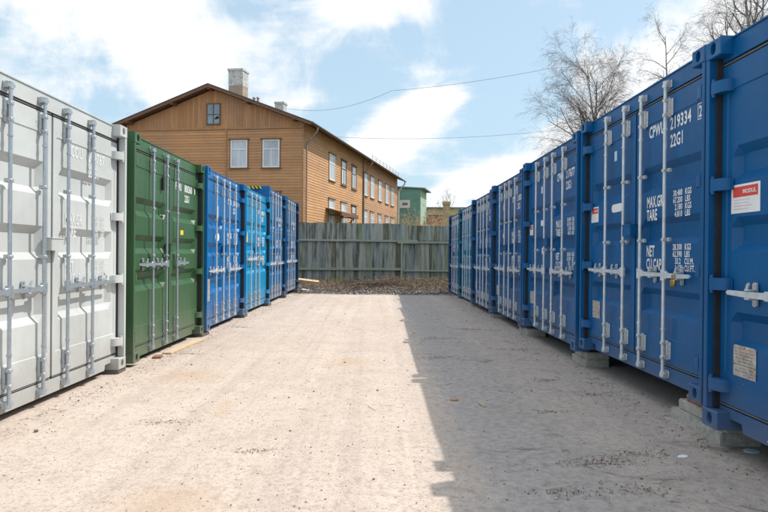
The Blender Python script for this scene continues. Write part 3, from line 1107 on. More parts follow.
# side wall (local x = 0, facing +x) and gable (local y = 0, facing -y)
def claps(along, a0, a1, z0, z1, pitch=.145):
    mb = MB()
    z = z0
    while z < z1 - .01:
        zt = min(z + pitch, z1)
        o0, o1 = .022, .004
        if along == 'y':
            mb.prism([(o0, z), (o1, zt), (-.03, zt), (-.03, z)], 'y', a0, a1)
        else:
            mb.prism([(-o0, z), (-o1, zt), (.03, zt), (.03, z)], 'x', a0, a1)
        z += pitch
    return mb


shear(claps('y', .12, 10.8, 0, EAVE)).obj('side_wall', clap, house)
shear(claps('y', 10.9, HLEN, 0, EAVE)).obj('side_wall', clap2, house)
g = shear(claps('x', -HWID + .1, -.0, 0, 7.66)).obj('gable_wall', clapg, house)
m_ = MB()
x = -HWID
sl_ = (RIDGE - EAVE) / (HWID / 2)
while x < -.02:
    w = .15
    xa, xb = x, min(x + w - .006, 0)
    za = EAVE + sl_ * (HWID / 2 - abs(xa + HWID / 2)) - .06
    zb = EAVE + sl_ * (HWID / 2 - abs(xb + HWID / 2)) - .06
    dy = rnd.uniform(-.006, .006)
    m_.add([(xa, -.035 + dy, 7.72), (xb, -.035 + dy, 7.72), (xb, -.035 + dy, zb), (xa, -.035 + dy, za), (xa, .03, 7.72), (xb, .03, 7.72), (xb, .03, zb), (xa, .03, za)],
           [(0, 1, 2, 3), (4, 7, 6, 5), (0, 3, 7, 4), (1, 5, 6, 2), (3, 2, 6, 7), (0, 4, 5, 1)])
    x += w
shear(m_).obj('gable_boards', vert_m, house)
m_ = MB()
m_.box(-HWID, .0, -.06, -.036, 7.66, 7.74)
m_.box(-4.05, -3.98, -.055, -.024, 0, 7.66)
m_.box(-.02, .06, -.03, .12, 0, 7.9)
shear(m_).obj('trim_board', simple('siding_trim', (.40, .215, .10), .7, 0, .2, 6), house)
m_ = MB()
m_.box(-HWID, -.05, HLEN - .05, HLEN, 0, EAVE)
m_.box(-HWID, -HWID + .05, .0, HLEN, 0, EAVE)
shear(m_).obj('rear_wall', clap2, house)
# roof: two slabs with eaves and rakes
OH, RK = .62, .55
m_ = MB()
for s_ in (-1, 1):
    xe = -HWID / 2 + s_ * (HWID / 2 + OH)
    ze = RIDGE - sl_ * (HWID / 2 + OH)
    xr, zr = -HWID / 2, RIDGE
    y0, y1 = -RK, HLEN + .5
    vs = [(xr, y0, zr + .08), (xe, y0, ze + .08), (xe, y1, ze + .08), (xr, y1, zr + .08),
          (xr, y0, zr + .12), (xe, y0, ze + .12), (xe, y1, ze + .12), (xr, y1, zr + .12)]
    m_.add(vs, [(0, 1, 2, 3), (4, 7, 6, 5), (0, 4, 5, 1), (1, 5, 6, 2), (2, 6, 7, 3)])
    for k in range(38):     # standing seams
        yy = y0 + .3 + k * .6
        if yy > y1 - .1: break
        m_.add([(xr, yy, zr + .12), (xe, yy, ze + .12), (xe, yy + .03, ze + .12), (xr, yy + .03, zr + .12),
                (xr, yy, zr + .15), (xe, yy, ze + .15), (xe, yy + .03, ze + .15), (xr, yy + .03, zr + .15)],
               [(4, 5, 6, 7), (0, 1, 5, 4), (2, 3, 7, 6), (1, 2, 6, 5)])
roof = shear(m_).obj('roof', roofmat, house)
m_ = MB()
for s_ in (-1, 1):
    xe = -HWID / 2 + s_ * (HWID / 2 + OH)
    ze = RIDGE - sl_ * (HWID / 2 + OH)
    for (y0, y1, za, zb) in ((-RK + .02, -RK + .06, -.07, .078), (-RK + .06, HLEN + .45, .04, .078)):
        vs = [(-HWID / 2, y0, RIDGE + za), (xe - s_ * .02, y0, ze + za), (xe - s_ * .02, y1, ze + za), (-HWID / 2, y1, RIDGE + za),
              (-HWID / 2, y0, RIDGE + zb), (xe - s_ * .02, y0, ze + zb), (xe - s_ * .02, y1, ze + zb), (-HWID / 2, y1, RIDGE + zb)]
        m_.add(vs, [(0, 1, 2, 3), (4, 7, 6, 5), (0, 4, 5, 1), (1, 5, 6, 2), (2, 6, 7, 3)])
    for q in (.42, .93):
        xx = -HWID / 2 + s_ * (HWID / 2) * q
        zz_ = RIDGE - sl_ * HWID / 2 * q
        m_.box(xx - .07, xx + .07, -RK + .06, -.04, zz_ - .14, zz_ + .04)
m_.box(-HWID / 2 - .07, -HWID / 2 + .07, -RK + .06, -.04, RIDGE - .16, RIDGE + .02)
shear(m_).obj('eaves_boards', browntrim, house)
# gutter, downpipes
m_ = MB()
ze = RIDGE - sl_ * (HWID / 2 + OH)
m_.tube(sh((OH + .06, -RK, ze + .05)), sh((OH + .06, HLEN + .4, ze + .04)), .06, n=8)
m_.obj('gutter', simple('rusty_gutter', (.13, .10, .085), .6, .3, .3), house)
pipe_m = simple('weathered_pipe', (.30, .25, .21), .5, .3, .25)
for (yy, mt, r_) in ((.28, pipe_m, .045), (10.85, pipe_m, .045), (HLEN + .15, simple('pale_pipe', (.62, .62, .58), .5), .07)):
    m_ = MB()
    m_.tube(sh((OH + .04, yy, ze)), sh((OH + .02, yy, ze - .2)), r_, n=8)
    m_.tube(sh((OH + .02, yy, ze - .2)), sh((.10, yy, ze - .85)), r_, n=8)
    m_.tube(sh((.10, yy, ze - .85)), sh((.10, yy, .3)), r_, n=8)
    m_.obj('downpipe', mt, house, 40)
# roof snow guard near the far end
m_ = MB()
for k in range(9):
    yy = 12.6 + k * 1.1
    m_.tube(sh((.2, yy, ze + .32)), sh((.2, yy, ze + .75)), .012, n=5)
for dz in (.55, .72):
    m_.tube(sh((.2, 12.4, ze + dz)), sh((.2, 21.6, ze + dz)), .012, n=5)
m_.obj('snow_guard', pipe_m, roof)


def chimney(name, x, y, sx_, sy_, z0, z1, zb):
    m_ = MB()
    m_.box(x - sx_ / 2, x + sx_ / 2, y - sy_ / 2, y + sy_ / 2, z0, zb, mi=1)
    m_.box(x - sx_ / 2 - .012, x + sx_ / 2 + .012, y - sy_ / 2 - .012, y + sy_ / 2 + .012, zb, z1 - .12, mi=0)
    m_.box(x - sx_ / 2 - .05, x + sx_ / 2 + .05, y - sy_ / 2 - .05, y + sy_ / 2 + .05, z1 - .12, z1, mi=0)
    m_.box(x - sx_ / 2 + .12, x + sx_ / 2 - .12, y - sy_ / 2 + .12, y + sy_ / 2 - .12, z1, z1 + .012, mi=2)
    return shear(m_).obj('chimney', [wash, brickm, rubber], roof)


def brick(name, c1, c2, mortar, sc=5.0):
    m, t, b = newmat(name)
    tcn = t.nodes.new('ShaderNodeTexCoord')
    mp_ = t.nodes.new('ShaderNodeMapping'); mp_.inputs['Rotation'].default_value = (R(90), 0, R(20))
    t.links.new(tcn.outputs['Object'], mp_.inputs[0])
    br = t.nodes.new('ShaderNodeTexBrick')
    br.inputs['Color1'].default_value = (*c1, 1); br.inputs['Color2'].default_value = (*c2, 1)
    br.inputs['Mortar'].default_value = (*mortar, 1)
    br.inputs['Scale'].default_value = sc
    t.links.new(mp_.outputs[0], br.inputs['Vector'])
    f = noise_tex(t, tcn.outputs['Object'], 3, 6, .7)
    c = mixc(t, ramp(t, f, [(.45, (0, 0, 0)), (.7, (.6, .6, .6))]), br.outputs['Color'], (.25, .22, .2))
    t.links.new(c, b.inputs['Base Color'])
    b.inputs['Roughness'].default_value = .9
    return m


brickm = brick('brown_brickwork', (.34, .22, .15), (.42, .30, .2), (.45, .42, .38))
wash = simple('flaking_white_render', (.48, .48, .46), .9, 0, .4, 7, .4)
redbrick = brick('red_brickwork', (.42, .13, .07), (.36, .10, .055), (.4, .3, .25), 3.0)
chimney('chimney', -4.95, 3.0, .82, .62, 9.4, 11.72, 10.75)
chimney('chimney', -4.55, 7.8, .55, .5, 9.4, 11.15, 10.4)
m_ = MB()
for dx in (-.1, .14):
    m_.tube((-4.75 + dx, 4.7, 9.7), (-4.75 + dx, 4.7, 10.58), .07, n=10)
    m_.tube((-4.75 + dx, 4.7, 10.6), (-4.75 + dx, 4.7, 10.70), .11, .03, n=10)
shear(m_).obj('vent_pipe', pipe_m, roof)


def window(side, a, z0, z1, w, frame_m, pane_m, parent=house, trim=True, mull='T', casing=simple('window_casing', (.22, .12, .065), .7, 0, .2, 8)):
    """side 'y': on the long wall at local y=a; side 'x': on the gable at local x=a"""
    def P(m, u0, u1, o0, o1, za, zb, mi=0):
        if side == 'y':
            m.box(o0, o1, a + u0, a + u1, za, zb, mi=mi)
        else:
            m.box(a + u0, a + u1, -o1, -o0, za, zb, mi=mi)
    h = w / 2
    t_ = .06
    m_ = MB()
    P(m_, -h, -h + t_, .0, .055, z0, z1); P(m_, h - t_, h, .0, .055, z0, z1)
    P(m_, -h + t_, h - t_, .0, .055, z1 - t_, z1); P(m_, -h + t_, h - t_, .0, .055, z0, z0 + t_)
    zt = z0 + (z1 - z0) * .66
    P(m_, -h + t_, h - t_, .0, .05, zt - .025, zt + .025)
    P(m_, -.022, .022, .0, .048, z0 + t_, zt - .025)
    fr = shear(m_).obj('window', frame_m, parent)
    m_ = MB(); P(m_, -h + t_, h - t_, .0, .028, z0 + t_, z1 - t_)
    shear(m_).obj('pane', pane_m, fr)
    m_ = MB()
    P(m_, -h - .05, -h, .0, .045, z0 - .02, z1 + .02); P(m_, h, h + .05, .0, .045, z0 - .02, z1 + .02)
    P(m_, -h - .12, h + .12, .0, .11, z1 + .02, z1 + .075)
    P(m_, -h - .10, h + .10, .0, .10, z0 - .065, z0 - .02)
    shear(m_).obj('casing', casing, fr)


rw = random.Random(3)
for s_ in (4.35, 6.56, 8.72):
    window('y', s_, 5.58, 7.08, .95, browntrim if s_ != 4.35 else whitepaint, curtain)
    window('y', s_, 2.98, 4.46, .95, browntrim if s_ == 8.72 else whitepaint, curtain)
for s_ in (11.45, 13.3, 15.57, 17.86, 19.79):
    window('y', s_, 5.45, 7.0, .95, whitepaint, curtain, casing=simple('slim_brown_casing', (.25, .13, .07), .7))
    window('y', s_, 2.95, 4.4, .95, whitepaint, curtain, casing=simple('slim_brown_casing', (.25, .13, .07), .7))
for w_ in (1.63, 3.32):
    window('x', -w_, 5.68, 7.10, .88, whitepaint, curtain)
    window('x', -w_, 2.98, 4.40, .88, whitepaint, curtain)
# attic window
m_ = MB()
aw, z0_, z1_ = 4.68, 7.90, 9.02
for (u0, u1, za, zb) in ((-.38, -.32, z0_, z1_), (.32, .38, z0_, z1_), (-.32, .32, z1_ - .06, z1_), (-.32, .32, z0_, z0_ + .06), (-.025, .025, z0_ + .06, z1_ - .06),
                         (-.32, -.025, 8.42, 8.46), (.025, .32, 8.42, 8.46)):
    m_.box(-aw + u0, -aw + u1, -.085, -.04, za, zb)
at = shear(m_).obj('attic_window', browntrim, house)
m_ = MB(); m_.box(-aw - .32, -aw + .32, -.066, -.042, z0_ + .06, z1_ - .06)
shear(m_).obj('pane', simple('dusty_attic_glass', (.22, .30, .36), .15, 0, .25, 2), at)
m_ = MB(); m_.prism([(-aw + .05, 8.17), (-aw + .3, 8.22), (-aw + .27, 8.36), (-aw + .12, 8.31)], 'y', -.070, -.067)
shear(m_).obj('broken_pane_hole', simple('hole_dark', (.01, .01, .012), .9), at)
# entrance canopy on brackets
m_ = MB()
m_.add([sh(p) for p in ((0.03, 3.35, 3.86), (.95, 3.35, 3.60), (.95, 6.6, 3.60), (.03, 6.6, 3.86), (.03, 3.35, 3.92), (.95, 3.35, 3.66), (.95, 6.6, 3.66), (.03, 6.6, 3.92))],
       [(0, 1, 2, 3), (4, 7, 6, 5), (0, 4, 5, 1), (1, 5, 6, 2), (2, 6, 7, 3), (0, 3, 7, 4)])
m_.box(.86, .97, 3.35 + .11, 6.6 + .11, 3.46, 3.60)
cnp = m_.obj('door_canopy', browntrim, house)
for yy in (3.9, 6.0):
    m_ = MB()
    m_.tube(sh((.88, yy, 3.45)), sh((.03, yy, 2.65)), .035, n=6)
    m_.tube(sh((.88, yy, 3.45)), sh((.03, yy, 3.55)), .035, n=6)
    m_.obj('bracket', browntrim, cnp)

# ------------------------------------------------------------ green house and brick building behind
gh = empty('green_building', (3.75, 52.0, 0), -math.atan2(.25, .968), 'sea-green rendered building with a small square window beyond the timber house', 'building')
greenm = simple('green_render', (.16, .33, .27), .85, 0, .15, 1.2, .2)
m_ = MB(); m_.box(-3.4, 0, 0, .2, 0, 7.6); m_.box(-.2, -.002, .2, 3.2, 0, 7.55); m_.obj('wall', greenm, gh)
m_ = MB(); m_.box(0, .05, .02, 3.2, 0, 7.5); m_.obj('side_wall', simple('sunlit_green_render', (.34, .46, .35), .85), gh)  # side face given a paler colour to paint in its sunlight
m_ = MB()
m_.add([(-3.5, -.15, 7.75), (.5, -.15, 7.45), (.5, 3.4, 7.45), (-3.5, 3.6, 7.75), (-3.5, -.15, 7.87), (.5, -.15, 7.57), (.5, 3.4, 7.57), (-3.5, 3.6, 7.87)],
       [(0, 1, 2, 3), (4, 7, 6, 5), (0, 4, 5, 1), (1, 5, 6, 2), (2, 6, 7, 3), (0, 3, 7, 4)])
m_.obj('roof', simple('green_grey_roof', (.16, .20, .18), .6), gh)
m_ = MB()
for (a, b_, c_, d_) in ((-1.95, -1.87, 5.7, 6.45), (-1.05, -.97, 5.7, 6.45), (-1.87, -1.05, 5.7, 5.78), (-1.87, -1.05, 6.37, 6.45)):
    m_.box(a, b_, -.05, 0, c_, d_)
wf_ = m_.obj('window', whitepaint, gh)
m_ = MB(); m_.box(-1.87, -1.05, -.03, -.001, 5.78, 6.37); m_.obj('pane', whitepaint, wf_)
m_ = MB(); m_.box(-1.72, -1.2, -.04, -.031, 5.95, 6.2); m_.obj('pane_opening', glass_m, wf_)
m_ = MB(); m_.box(-3.3, -3.0, -.04, 0, 1.8, 4.2); m_.obj('narrow_window', glass_m, gh)

bb = empty('brick_building', (3.6, 66.0, 0), R(-4), 'low red brick building with a cream upper band, left of the last right container', 'building')
m_ = MB(); m_.box(0, 14, 0, 8, 0, 6.0); m_.obj('brick_wall', redbrick, bb)
m_ = MB(); m_.box(0, 14, -.06, 8, 6.0, 6.8); m_.obj('upper_band', simple('cream_cladding', (.52, .44, .28), .8), bb)
m_ = MB(); m_.box(-.2, 14.2, -.3, 8.2, 6.8, 6.95); m_.obj('roof', simple('grey_flat_roof', (.25, .25, .24), .8), bb)
m_ = MB(); m_.box(3.0, 3.25, -.07, -.001, 2.5, 4.4); m_.obj('window', glass_m, bb)
m_ = MB(); m_.box(1.2, 2.0, -.07, -.001, 3, 4.4); m_.obj('window', glass_m, bb)
m_ = MB(); m_.box(.024, .05, 10.8, 10.9, 0, 7.9); shear(m_).obj('trim_board', browntrim, house)
bb2 = empty('brick_chimney', (7.45, 62, 0), 0, 'ochre brick chimney stack rising beside the brick building', 'chimney')
m_ = MB(); m_.box(-.35, .35, -.35, .35, 0, 6.9); m_.box(-.42, .42, -.42, .42, 6.9, 7.25); m_.obj('stack', simple('ochre_brick', (.45, .33, .19), .9, 0, .3, 5), bb2)


# ------------------------------------------------------------ bare trees
def bark_mat(name, c1, c2, sc=4.0):
    if (name,) in MC: return MC[(name,)]
    m, t, b = newmat(name)
    tcn = t.nodes.new('ShaderNodeTexCoord')
    f = noise_tex(t, tcn.outputs['Object'], sc, 5, .6, stretch=(1, 1, 1.8))
    t.links.new(mixc(t, ramp(t, f, [(.4, (0, 0, 0)), (.6, (1, 1, 1))]), c1, c2), b.inputs['Base Color'])
    b.inputs['Roughness'].default_value = .9
    MC[(name,)] = m
    return m


birch_bark = bark_mat('birch_bark', (.12, .10, .09), (.42, .38, .34))
limb_bark = bark_mat('twig_bark', (.10, .08, .068), (.19, .155, .135))


def grow(seed, height, lean, spread, droop, levels=4, forks=2, density=1.0, split=.35):
    """returns (trunk MB, crown MB); skeleton grown branch by branch"""
    rn = random.Random(seed)
    trunk, crown = MB(), MB()

    def chain(p, d, length, r0, r1, segs, wob, grav, mb, n):
        pts = [p.copy()]
        dirs = [d.copy()]
        for i in range(segs):
            d = (d + Vector((rn.gauss(0, wob), rn.gauss(0, wob), rn.gauss(0, wob) + grav))).normalized()
            p = p + d * (length / segs)
            pts.append(p.copy()); dirs.append(d.copy())
        # one smooth tapered tube
        vs, fs = [], []
        for i, (q, dd) in enumerate(zip(pts, dirs)):
            rr = r0 + (r1 - r0) * i / segs
            a = dd.orthogonal().normalized(); b = dd.cross(a)
            for k in range(n):
                t = 2 * PI * k / n
                vs.append(q + (a * math.cos(t) + b * math.sin(t)) * rr)
        for i in range(segs):
            for k in range(n):
                fs.append((i * n + k, i * n + (k + 1) % n, (i + 1) * n + (k + 1) % n, (i + 1) * n + k))
        mb.add(vs, fs)
        return pts, dirs

    def side_dir(d, ang):
        a = d.orthogonal().normalized()
        a.rotate(Matrix.Rotation(rn.uniform(0, 2 * PI), 3, d))
        return (d * math.cos(ang) + a * math.sin(ang)).normalized()

    def branch(p, d, length, r, lev):
        n = 5 if lev <= 1 else 3
        segs = {1: 9, 2: 7, 3: 5, 4: 4}[lev]
        grav = {1: .05, 2: .0, 3: -droop * .5, 4: -droop}[lev]
        pts, dirs = chain(p, d, length, r, max(r * .3, .002), segs, .13, grav, crown, n)
        if lev >= levels:
            return
        cnt = int({1: 9, 2: 6, 3: 4}[lev] * density * rn.uniform(.8, 1.2))
        for k in range(cnt):
            f = rn.uniform(.15, 1.0)
            i = min(int(f * segs), segs - 1)
            fr = f * segs - i
            q = pts[i].lerp(pts[i + 1], fr)
            nl = length * {1: .60, 2: .60, 3: .75}[lev] * (1.1 - .5 * f) * rn.uniform(.7, 1.25)
            branch(q, side_dir(dirs[i + 1], R(rn.uniform(22, 48))), nl, max(r * (1 - .65 * f) * .5, .0028), lev + 1)

    for s_ in range(forks):
        d = Vector((lean[s_][0], lean[s_][1], 1)).normalized()
        hh = height * (1 - .08 * s_)
        r0 = height * .0115
        pts, dirs = chain(Vector((0, 0, 0)), d, hh, r0, .02, 16, .045, .03, trunk, 8)
        nb = int(14 * density)
        for k in range(nb):
            f = split + (1 - split) * (k + rn.random()) / nb
            f = min(f, .98)
            i = min(int(f * 16), 15)
            q = pts[i].lerp(pts[i + 1], f * 16 - i)
            ln = spread * (1.12 - f * .62) * rn.uniform(.75, 1.2)
            branch(q, side_dir(dirs[i], R(rn.uniform(24, 50))), ln, r0 * (1.1 - f) * .55 + .008, 1)
    return trunk, crown


def tree(name, loc, label, cat, rz=0, mats=(None, None), group=None, **kw):
    root = empty(name, loc, rz, label, cat, group)
    tr, cr = grow(**kw)
    tr.obj('trunk', mats[0] or birch_bark, root, 60)
    me = bpy.data.meshes.new('crown')
    me.from_pydata(cr.v, [], cr.f)
    me.materials.append(mats[1] or limb_bark)
    link('crown', me, root)
    return root


GT = 'leafless trees standing behind the right container row'
tree('birch_tree', (12.1, 29.0, 0), 'large leafless birch with a rounded double-stemmed crown over the right row', 'tree', 0, group=GT,
     seed=63, height=11.6, lean=[(-.05, 0), (.035, .03)], spread=4.3, droop=.13, forks=2, density=1.15, split=.36)
tree('birch_tree', (21.0, 36.0, 0), 'thin sparse leafless birch between the large birch and the frame corner tree', 'tree', 1, group=GT,
     seed=8, height=16.8, lean=[(-.04, 0), (.05, 0)], spread=3.6, droop=.2, forks=2, density=1.0, split=.5)
tree('birch_tree', (18.3, 27.0, 0), 'leafless birch whose top runs out of the photo at the upper right corner', 'tree', 2, group=GT,
     seed=21, height=16.5, lean=[(-.05, 0), (.04, .0), (.14, 0)], spread=4.6, droop=.16, forks=3, density=.95, split=.42)
tree('bare_tree', (9.4, 74, 0), 'small distant leafless tree above the last right container', 'tree', 0, mats=(limb_bark, limb_bark),
     seed=14, height=9.3, lean=[(-.1, 0), (.12, 0)], spread=2.6, droop=-.05, forks=2, density=.8, split=.3)


# budding willow shrubs behind the fence
def shrub(loc, label, seed, h, w):
    root = empty('budding_shrub', loc, 0, label, 'shrub', 'ochre budding shrubs showing above the fence')
    rn = random.Random(seed)
    st, lf = MB(), MB()
    for k in range(90):
        a = rn.uniform(0, 2 * PI)
        p = Vector((rn.uniform(-.3, .3) * w, rn.uniform(-.3, .3), 0))
        d = Vector((math.cos(a) * .35, math.sin(a) * .35, 1)).normalized()
        ln = h * rn.uniform(.7, 1.05)
        r = .018
        for i in range(8):
            d = (d + Vector((rn.gauss(0, .09), rn.gauss(0, .09), .02))).normalized()
            q = p + d * ln / 8
            st.tube(p, q, r, r * .8, n=3, caps=False)
            r *= .8
            p = q
            if i > 3:
                for j in range(5):
                    e = (d + Vector((rn.gauss(0, .5), rn.gauss(0, .5), rn.gauss(0, .3)))).normalized() * rn.uniform(.15, .45)
                    st.tube(p, p + e, .006, .003, n=3, caps=False)
                    for l in range(4):
                        c = p + e * rn.random() + Vector((rn.gauss(0, .03), rn.gauss(0, .03), rn.gauss(0, .03)))
                        u = Vector((rn.gauss(0, 1), rn.gauss(0, 1), rn.gauss(0, 1))).normalized() * .028
                        v = u.orthogonal().normalized() * .018
                        lf.add([c - u, c + v, c + u, c - v], [(0, 1, 2, 3)])
    st.obj('stems', simple('shrub_stem', (.32, .24, .15), .8), root)
    lf.obj('crown', simple('ochre_buds', (.46, .35, .20), .8, 0, .3, 20), root)


shrub((2.1, 44, 0), 'ochre budding shrub in front of the green building, left of its corner', 3, 4.3, 3)
shrub((3.9, 43, 0), 'taller ochre budding shrub at the right corner of the green building', 4, 4.9, 3)
shrub((5.2, 47, 0), 'thin ochre budding shrub in front of the brick building', 5, 4.3, 2.6)


# ------------------------------------------------------------ overhead wires
def wire(label, pts, sags, r=.0085):
    m_ = MB()
    for (a, b_, sag) in zip(pts[:-1], pts[1:], sags):
        a, b_ = Vector(a), Vector(b_)
        prev = a
        n = 24
        for i in range(1, n + 1):
            t = i / n
            q = a.lerp(b_, t); q.z -= sag * 4 * t * (1 - t)
            m_.tube(prev, q, r, n=4, caps=False)
            prev = q
    o = m_.obj('overhead_wire', simple('grey_cable', (.16, .165, .18), .6))
    tag(o, label, 'wire', 'overhead wires crossing the sky')


# anchored to the house and running to the trees / poles behind the right row
wire('upper overhead wire sagging from the timber house roof to the large birch', [(-6.1, 36.0, 10.75), (.55, 30.0, 10.2), (8.4, 28.0, 10.8), (13.2, 28.0, 11.4)], (.5, .12, .05))
wire('lower overhead wire running from the timber house eaves toward the right row', [(-3.3, 30.5, 7.8), (11.0, 31.0, 8.55)], (.35,))


# ------------------------------------------------------------ small things on the ground
def scatter_gravel():
    rn = random.Random(2)
    mb = MB()
    ico = bmesh.new(); bmesh.ops.create_icosphere(ico, subdivisions=1, radius=1)
    V = [v.co.copy() for v in ico.verts]; F = [[v.index for v in f.verts] for f in ico.faces]
    ico.free()
    cube = [(-1, -1, -1), (1, -1, -1), (1, 1, -1), (-1, 1, -1), (-.8, -.7, 1), (.7, -.8, .9), (.8, .8, .7), (-.7, .7, 1)]
    cf = [(0, 3, 2, 1), (4, 5, 6, 7), (0, 1, 5, 4), (1, 2, 6, 5), (2, 3, 7, 6), (3, 0, 4, 7)]
    for k in range(3600):
        y = 1.6 + 17 * rn.random() ** 1.9
        x = rn.uniform(-2.7, 2.5)
        if rn.random() < .25:   # more along the container feet
            x = rn.choice((-2.6, 2.3)) + rn.gauss(0, .2)
        s_ = rn.uniform(.0013, .0042) * (1 + (rn.random() < .05) * 1.2)
        mtx = Matrix.Rotation(rn.uniform(0, 6.3), 3, 'Z') @ Matrix.Rotation(rn.uniform(0, 6.3), 3, 'X')
        z = noise.noise((x * .5, y * .5, 0)) * .018 + noise.noise((x * 2.3, y * 2.3, 5)) * .007 + noise.noise((x * 7, y * 7, 9)) * .003
        c = Vector((x, y, z + s_ * .4))
        mb.add([c + (mtx @ Vector((p[0] * s_ * 1.2, p[1] * s_, p[2] * s_ * .7))) for p in cube], cf, rn.choice((0, 0, 1, 2)))
    o = mb.obj('loose_gravel', [simple('dark_pebble', (.13, .11, .10), .9), simple('brown_pebble', (.25, .19, .15), .9), simple('pale_pebble', (.5, .46, .42), .9)])
    tag(o, kind='stuff')


scatter_gravel()


def gz(x, y):
    z = noise.noise((x * .5, y * .5, 0)) * .018 + noise.noise((x * 2.3, y * 2.3, 5)) * .007 + noise.noise((x * 7, y * 7, 9)) * .003
    k = max(0, min(1, (y - (18.6 + .7 * noise.noise((x * .6, 3, 1)))) / 2.6))
    k = k * k * (3 - 2 * k)
    return z + k * (.06 + .08 * noise.noise((x * 1.1, y * 1.1, 2)) + .05 * noise.noise((x * 4, y * 4, 7)))


def litter():
    """crumbs of bark, dry leaves and twigs in loose clumps, and the heap along the fence"""
    rn = random.Random(9)
    tw, lf = MB(), MB()

    def leaf(x, y, s_, up=0.0):
        z = gz(x, y) + .004 + up
        a = rn.uniform(0, 6.3)
        u = Vector((math.cos(a), math.sin(a), rn.gauss(0, .35))) * s_
        v = Vector((-math.sin(a), math.cos(a), rn.gauss(0, .35))) * s_ * rn.uniform(.4, .8)
        c = Vector((x, y, z + s_ * .25))
        lf.add([c - u, c + v * .8 - u * .2, c + u, c - v], [(0, 1, 2, 3)], rn.choice((0, 0, 1, 2)))

    def twig(x, y, ln, r, up=0.0, tilt=.08):
        a = rn.uniform(0, 6.3)
        z = gz(x, y) + r + up
        p = Vector((x, y, z))
        d = Vector((math.cos(a), math.sin(a), abs(rn.gauss(0, tilt))))
        for i in range(3):
            q = p + d * ln / 3
            tw.tube(p, q, r, r * .75, n=4, mi=rn.choice((0, 0, 1)))
            d = d + Vector((rn.gauss(0, .25), rn.gauss(0, .25), rn.gauss(0, .05)))
            p = q
            r *= .8

    clumps = [(1.73, 5.7, .2), (.68, 6.9, .25), (1.42, 4.55, .14), (2.0, 5.1, .2), (1.32, 3.42, .2), (1.5, 3.48, .22), (1.72, 3.6, .2), (1.02, 2.98, .18),
              (1.45, 3.02, .2), (.9, 8.5, .3), (1.6, 9.5, .3), (-1.6, 4.2, .2), (-.8, 3.6, .15), (1.9, 7.5, .3), (-2.4, 7.0, .2), (-2.4, 9.6, .2)]
    for (cx_, cy, r_) in clumps:
        for k in range(int(900 * r_)):
            x, y = cx_ + rn.gauss(0, r_ * .6), cy + rn.gauss(0, r_ * .22)
            if rn.random() < .86:
                leaf(x, y, rn.uniform(.0025, .008))
            else:
                twig(x, y, rn.uniform(.008, .04), rn.uniform(.0008, .002))
    for k in range(2600):
        y = rn.uniform(2.0, 18.5)
        sd = rn.choice((-1, 1))
        x = (-2.74 if sd < 0 else 2.36) - sd * (.02 + abs(rn.gauss(0, .14)))
        if rn.random() < .8:
            leaf(x, y, rn.uniform(.003, .011))
        else:
            twig(x, y, rn.uniform(.015, .07), rn.uniform(.001, .0025))
    for k in range(120):
        y = 1.8 + 15 * rn.random() ** 1.6
        x = rn.uniform(-2.4, 2.3)
        if x < .3 and rn.random() < .6: continue
        twig(x, y, rn.uniform(.03, .14), rn.uniform(.0012, .0028))
    # heap along the fence
    for k in range(3200):
        x = rn.uniform(-4.6, 3.8)
        y = min(22.4, 18.7 + abs(rn.gauss(1.5, 1.2)))
        if rn.random() < .7:
            leaf(x, y, rn.uniform(.02, .05), rn.random() * .05)
        else:
            twig(x, y, rn.uniform(.15, .6), rn.uniform(.004, .010), rn.random() * .06, .3)
    for k in range(1500):
        x, y = rn.uniform(-4, 3.4), 17.6 + abs(rn.gauss(1.2, .9))
        q = rn.uniform(.008, .028)
        c = Vector((x, y, gz(x, y) + q * .3))
        mtx = Matrix.Rotation(rn.uniform(0, 6.3), 3, 'Z') @ Matrix.Rotation(rn.uniform(0, 6.3), 3, 'X')
        lf.add([c + mtx @ Vector((p[0] * q, p[1] * q, p[2] * q * .7)) for p in ((-1, -1, -1), (1, -1, -1), (1, 1, -1), (-1, 1, -1), (-.7, -.7, 1), (.7, -.8, .9), (.8, .8, .7), (-.7, .7, 1))],
               [(0, 3, 2, 1), (4, 5, 6, 7), (0, 1, 5, 4), (1, 2, 6, 5), (2, 3, 7, 6), (3, 0, 4, 7)], rn.choice((0, 3, 3, 4)))
    # brushwood pile by the middle post and dry weeds on the right
    for k in range(230):
        x, y = rn.gauss(-.25, .42), rn.gauss(21.0, .35)
        twig(x, y, rn.uniform(.3, .9), rn.uniform(.006, .014), rn.random() * .18, .16)
    for k in range(900):
        x, y = rn.uniform(-.1, 3.2), rn.uniform(20.6, 22.4)
        z = gz(x, y)
        h = rn.uniform(.1, .42)
        p = Vector((x, y, z)); q = p + Vector((rn.gauss(0, .1), rn.gauss(0, .1), h))
        tw.tube(p, q, .005, .002, n=3, mi=2)
        leaf(q.x, q.y, rn.uniform(.02, .045), h * .8)
    for k in range(300):
        x, y = rn.uniform(-3, -1.4), rn.uniform(20.6, 22)
        p = Vector((x, y, gz(x, y))); q = p + Vector((rn.gauss(0, .1), rn.gauss(0, .1), rn.uniform(.1, .35)))
        tw.tube(p, q, .005, .002, n=3, mi=2)
    a = tw.obj('dry_twigs', [simple('twig_brown', (.14, .10, .075), .9), simple('twig_pale', (.36, .30, .24), .9), simple('weed_straw', (.34, .24, .13), .9)])
    tag(a, kind='stuff')
    b_ = lf.obj('leaf_litter', [simple('leaf_dark', (.09, .07, .055), .9), simple('leaf_brown', (.17, .095, .055), .9), simple('leaf_tan', (.27, .185, .12), .9), simple('grey_rubble', (.16, .155, .15), .9), simple('pale_rubble', (.42, .41, .39), .9)])
    tag(b_, kind='stuff')


litter()


